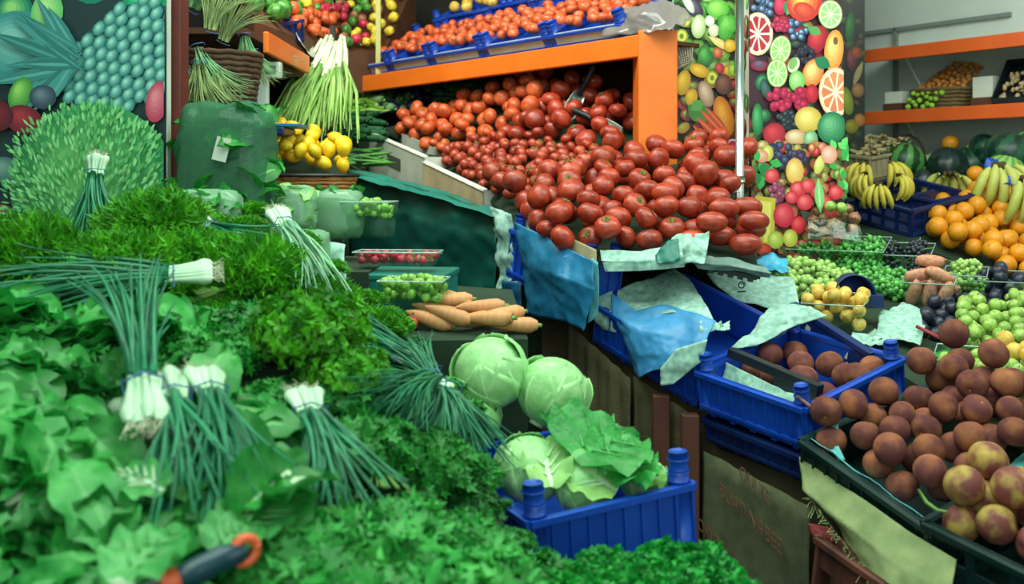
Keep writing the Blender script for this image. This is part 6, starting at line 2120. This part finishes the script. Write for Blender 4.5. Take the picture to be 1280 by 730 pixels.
# cabbages and their crate
tK, MK, wK = crate('crate', 'blue crate of cabbages in front of the stall', P(664, 650, 1.76), P(862, 603, 1.91), .46, .13, m_blue, 0, posts=.06, post_d=.045, lip=.010)
for px, py, Y, r, rot, lab in ((612, 464, 2.12, .081, (.5, -.3), 'upper left round cabbage behind the drooping chives'), (692, 488, 2.12, .080, (-.2, .5), 'round pale cabbage right of the first cabbage'), (662, 585, 1.96, .07, (.3, .2), 'pale cabbage inside the blue crate under the chives'), (585, 520, 2.1, .07, (.2, .1), 'cabbage hidden behind the drooping chives')):
    cabP.put(Matrix.Translation(P(px, py, Y)) @ Matrix.Rotation(rot[0], 4, 'X') @ Matrix.Rotation(rot[1], 4, 'Y') @ Matrix.Rotation(R.uniform(0, 6), 4, 'Z') @ Matrix.Scale(r, 4) @ Matrix.Translation((0, 0, -.9)), lab)
cabP.put(Matrix.Translation(P(728, 606, 1.92)) @ Matrix.Rotation(.9, 4, 'X') @ Matrix.Scale(.055, 4) @ Matrix.Translation((0, 0, -.9)), 'pale cabbage lying low in the middle of blue crate')
cabP.put(Matrix.Translation(P(808, 603, 2.0)) @ Matrix.Rotation(-.4, 4, 'X') @ Matrix.Scale(.05, 4) @ Matrix.Translation((0, 0, -.9)), 'pale cabbage at the right end of the blue crate')


def broad_leaf(label, a, b, W, m, rib, lift=0, curl=.6, ruf=.012, roll=0, name='cabbage_leaf', cat='cabbage leaf'):
    a, b = P(*a), P(*b)
    t = thing(name, label, cat, aim(a, b - a, (0, -.6, 1)) @ Matrix.Rotation(roll, 4, 'X'))
    mb = MB()
    ph_ = R.uniform(0, 6)
    add_leaf(mb, (b - a).length, W, Matrix.Identity(4), R.random(), curl=curl, ruffle=ruf, fr=4, ph=ph_, nu=16, sharp=.7)
    o = mb.build('blade', [m, rib], t)
    L_ = (b - a).length
    vb = MB()
    rows = leaf_pts(L_, W, curl, ruf, 4, 16, .7, ph_)
    for j in range(3, 13, 2):
        for sgn in (0, 7):
            p0, p1 = rows[j][3 if sgn == 0 else 4], rows[min(16, j + 3)][1 if sgn == 0 else 6]
            vb.tube([p0 + Vector((0, 0, .003)), (p0 + p1) / 2 + Vector((0, 0, .004)), p1 + Vector((0, 0, .003))], [.0022, .0016, .0008], 5)
    vb.build('vein', rib, t)['kind'] = 'stuff'


m_savoy = mat('savoy_leaf', (36, 140, 56), (70, 172, 80), 22, .45, var=.2, bump=.5, bscale=60, transl=.2)
for a, b, W, m_, rb, lab, ru in (
    ((716, 572, 1.90), (806, 528, 2.05), .115, m_savoy, m_rib, 'broad green leaf with pale veins on top of cabbage crate', .012),
    ((752, 590, 1.89), (820, 556, 1.98), .085, m_savoy, m_rib, 'green leaf drooping at the right of cabbage crate', .014),
    ((700, 545, 2.0), (762, 506, 2.15), .085, m_savoy, m_rib, 'green leaf standing behind the broad veined leaf', .014),
    ((690, 610, 1.86), (672, 530, 2.0), .05, m_letp, m_ribp, 'pale leaf standing beside the drooping chives', .01),
    ((772, 612, 1.87), (690, 575, 1.93), .06, m_letp, m_ribp, 'thick pale leaf lying along the front of cabbage crate', .006),
    ((800, 608, 1.93), (820, 575, 1.99), .045, m_letp, m_ribp, 'yellowish leaf beside the blue corner post', .01)):
    broad_leaf(lab, a, b, W, m_, rb, ruf=ru)
m_chl = mat('chard_leaf', (58, 160, 72), (92, 186, 100), 14, .42, var=.2, transl=.25)
for a, b, W, m_, rb, lab, ru in (
    ((292, 668, 1.2), (372, 612, 1.3), .052, m_chl, m_rib, 'large round leaf below the single onion bulbs', .004),
    ((268, 690, 1.16), (330, 640, 1.22), .042, m_chl, m_rib, 'round leaf overlapping behind the orange ring of the knife', .005),
    ((150, 725, 1.06), (236, 640, 1.18), .045, m_chl, m_rib, 'long pale green leaf left of the knife handle', .008),
    ((206, 612, 1.24), (130, 582, 1.28), .032, m_chl, m_ribp, 'pale leaf stem under the onion fan bulbs', .006)):
    broad_leaf(lab, a, b, W, m_, rb, ruf=ru, name='salad_leaf', cat='leaf')
# carrots behind the cabbages
for px, py, dx, dy, lab in ((545, 396, 1, .15, 'carrot at the left end of the carrot pile'), (560, 390, .9, -.2, 'carrot leaning on the left carrots'), (585, 402, 1, .1, 'carrot in the middle front of the pile'), (572, 386, .4, .6, 'carrot with its tip standing up'), (600, 396, 1, -.1, 'carrot in the middle of the pile'), (625, 402, 1, .05, 'carrot towards the right of the pile'), (640, 406, 1, .1, 'thick carrot at the right end of pile'), (560, 404, 1, 0, 'carrot lying under the left carrots'), (610, 408, 1, .0, 'carrot lying low in front of the pile'), (536, 402, 1, .3, 'pale carrot beside the small pink radish')):
    p = on(BL, px, py + 10, .02)
    carrotP.put(aim(p + Vector((0, 0, R.uniform(0, .03))), (-dx, dy + R.uniform(-.7, .7), R.uniform(-.1, .3)), (0, 0, 1), (.7, 1.05, 1.05)), lab)
radP.put(rotM(on(BL, 514, 414, .02), .018), 'small pink radish left of the carrots', 'radish by the carrots')
# green box and its punnets
t = thing('plastic_box', 'teal green plastic box behind the greens', 'box', Matrix.Translation(P(500, 366, 2.62)) @ Matrix.Rotation(-.12, 4, 'Z'))
w, d, h = .27, .22, .11
MB().box(-w / 2, w / 2, -d / 2, d / 2, -h / 2, h / 2).build('body', m_tarp2, t, smooth=False, bevel=.006)
MB().box(-w / 2 - .004, w / 2 + .004, -d / 2 - .004, d / 2 + .004, h / 2 - .012, h / 2 + .004).build('lid', m_tarp2, t, smooth=False, bevel=.004)
MB().box(-w / 2 + .02, w / 2 - .02, -d / 2 + .02, d / 2 - .02, -h / 2 - .08, -h / 2).build('foot', m_base, t, smooth=False)
m_sprout = mat('sprout_skin', (96, 150, 50), (150, 196, 84), 2, .5, rnd=.2, shift=True)
sprP = proto(fruit('brussels_sprout', ball_fn, m_sprout, 'x', 'sprout', None, 12, 8, [('leaf_tip', MB().ell((.2, 0, .8), .4, .3, .2, 8, 5), m_stem)]))


def sq_punnet(label, px, py, Y, w, d, h, yaw=-.15, m=None):
    M_ = Matrix.Translation(P(px, py, Y)) @ Matrix.Rotation(yaw, 4, 'Z')
    punnet(label, M_, w, d, h, m)
    return M_


M_ = sq_punnet('clear punnet of small green peppers in front of the teal box', 518, 398, 2.42, .155, .12, .095, -.1)
fill(M_, .155, .12, .04, .05, lambda p: R.uniform(.010, .013), 3.0, sprP, 'small green sprout in the clear punnet before the teal box', 'sprouts in the front punnet', 110)
M_ = sq_punnet('clear punnet of green leaves behind the teal box', 462, 296, 2.85, .14, .12, .10, -.1)
fill(M_, .14, .12, .05, .06, lambda p: R.uniform(.010, .013), 2.6, sprP, 'small green sprout in the clear punnet behind the teal box', 'sprouts in the rear punnet', 90)
M_ = sq_punnet('flat clear tray with pinkish stalks on the teal box', 498, 331, 2.60, .22, .09, .035, -.1)
fill(M_, .22, .09, .004, .004, lambda p: R.uniform(.009, .012), 1.2, [radP], 'tiny pink radish in the flat tray on the teal box', 'radishes in the flat tray', 44)
cloth('paper_bag', 'white paper bag corner beside the teal box', 'paper', m_news, [[(402, 300, 2.55), (432, 306, 2.5)], [(400, 325, 2.5), (430, 330, 2.46)], [(410, 350, 2.46), (430, 352, 2.44)]], 8, .015, 12, 2)
# clear bags of salad
def salad_bag(label, px, py, Y, w, h, d, seed, m=None, lab2=None, yaw=0):
    M_ = Matrix.Translation(P(px, py, Y)) @ Matrix.Rotation(yaw, 4, 'Z')
    t = thing('salad_bag', label, 'bag of greens', M_)
    def fn(a, p):
        c = math.cos(p)
        v = Vector((w / 2 * math.copysign(abs(c * math.cos(a)) ** .42, math.cos(a)), d / 2 * math.copysign(abs(c * math.sin(a)) ** .6, math.sin(a)), h / 2 * math.copysign(abs(math.sin(p)) ** .5, math.sin(p))))
        return v * (1 + .09 * NOI(v * 30 + Vector((seed, 0, 0))) + .05 * abs(NOI(v * 70)))
    MB().ball(fn, 40, 26).build('film', m or m_clearg, t)
    mb = MB()
    for i in range(90):
        q = Vector((R.uniform(-.42, .42) * w, R.uniform(-.42, .42) * d, R.uniform(-.42, .40) * h))
        M2 = Matrix.Translation(q) @ Matrix.Rotation(R.uniform(0, 6), 4, 'Z') @ Matrix.Rotation(R.uniform(-1.4, .4), 4, 'Y') @ Matrix.Rotation(R.uniform(-1, 1), 4, 'X')
        add_leaf(mb, min(w, h) * .35, min(w, h) * .14, M2, R.random(), curl=1.2, ruffle=.006, nu=6)
    o = mb.build('leaves', [lab2 or m_let, m_rib], t)
    return t, M_


t, Mb = salad_bag('tall net bag of dark greens with a white tag', 284, 218, 2.62, .24, .37, .18, 1, m_net, m_herb2)
MB().box(-.018, .018, -.108, -.104, .035, .095).build('tag', m_cardw, t, smooth=False).rotation_euler = (0, .25, 0)
salad_bag('clear bag of pale salad left of the lemons', 360, 262, 2.72, .15, .13, .12, 2, None, m_letp)
salad_bag('clear square bag of green salad below the lemons', 422, 268, 2.86, .15, .14, .12, 3)
salad_bag('clear bag of salad at the foot of the tall net bag', 258, 268, 2.44, .17, .12, .1, 4)
salad_bag('clear bag of salad above the pale onion leaves', 370, 312, 2.5, .17, .10, .1, 5)
t = thing('produce_ledge', 'ledge under the salad bags behind the greens', 'ledge', Vector((0, 0, 0)))
MB().box(-.86, -.36, 2.5, 3.0, 0, 1.36).build('board', m_base, t, smooth=False)

# filler bunches so that the heap is closed, behind and between the named ones
old = []
cnt = 0
G_ = {'c': 'loose coriander filling the greens heap', 'd': 'loose dill filling the greens heap', 'l': 'loose lettuce filling the greens heap', 'p': 'dark parsley filling the greens heap'}
for i in range(900):
    p = BG.rnd()
    if any((p - o).length < .085 for o in old):
        continue
    old.append(p)
    x, y = pix(p)
    if x < 230 and y > 400:
        k = 'l'
    elif y < 400 and x < 470:
        k = 'd'
    elif y > 640:
        k = 'c'
    else:
        k = R.choice('cp')
    s = R.uniform(.55, .75)
    M_ = aim(p - Vector((0, 0, .012)), (R.uniform(-1, 1), R.uniform(-1, 1), 0), (0, -.2, 1), (s, s, s * .7))
    R.choice({'c': coriP, 'd': dillP, 'l': letP, 'p': darkhP}[k]).put(M_, {'c': 'low coriander bunch tucked between the larger bunches', 'd': 'low dill bunch tucked between the larger bunches', 'l': 'low lettuce tucked under the lettuces at the left', 'p': 'low dark parsley bunch tucked between the larger bunches'}[k], G_[k])
for p_ in PROTOS:
    p_.drop()
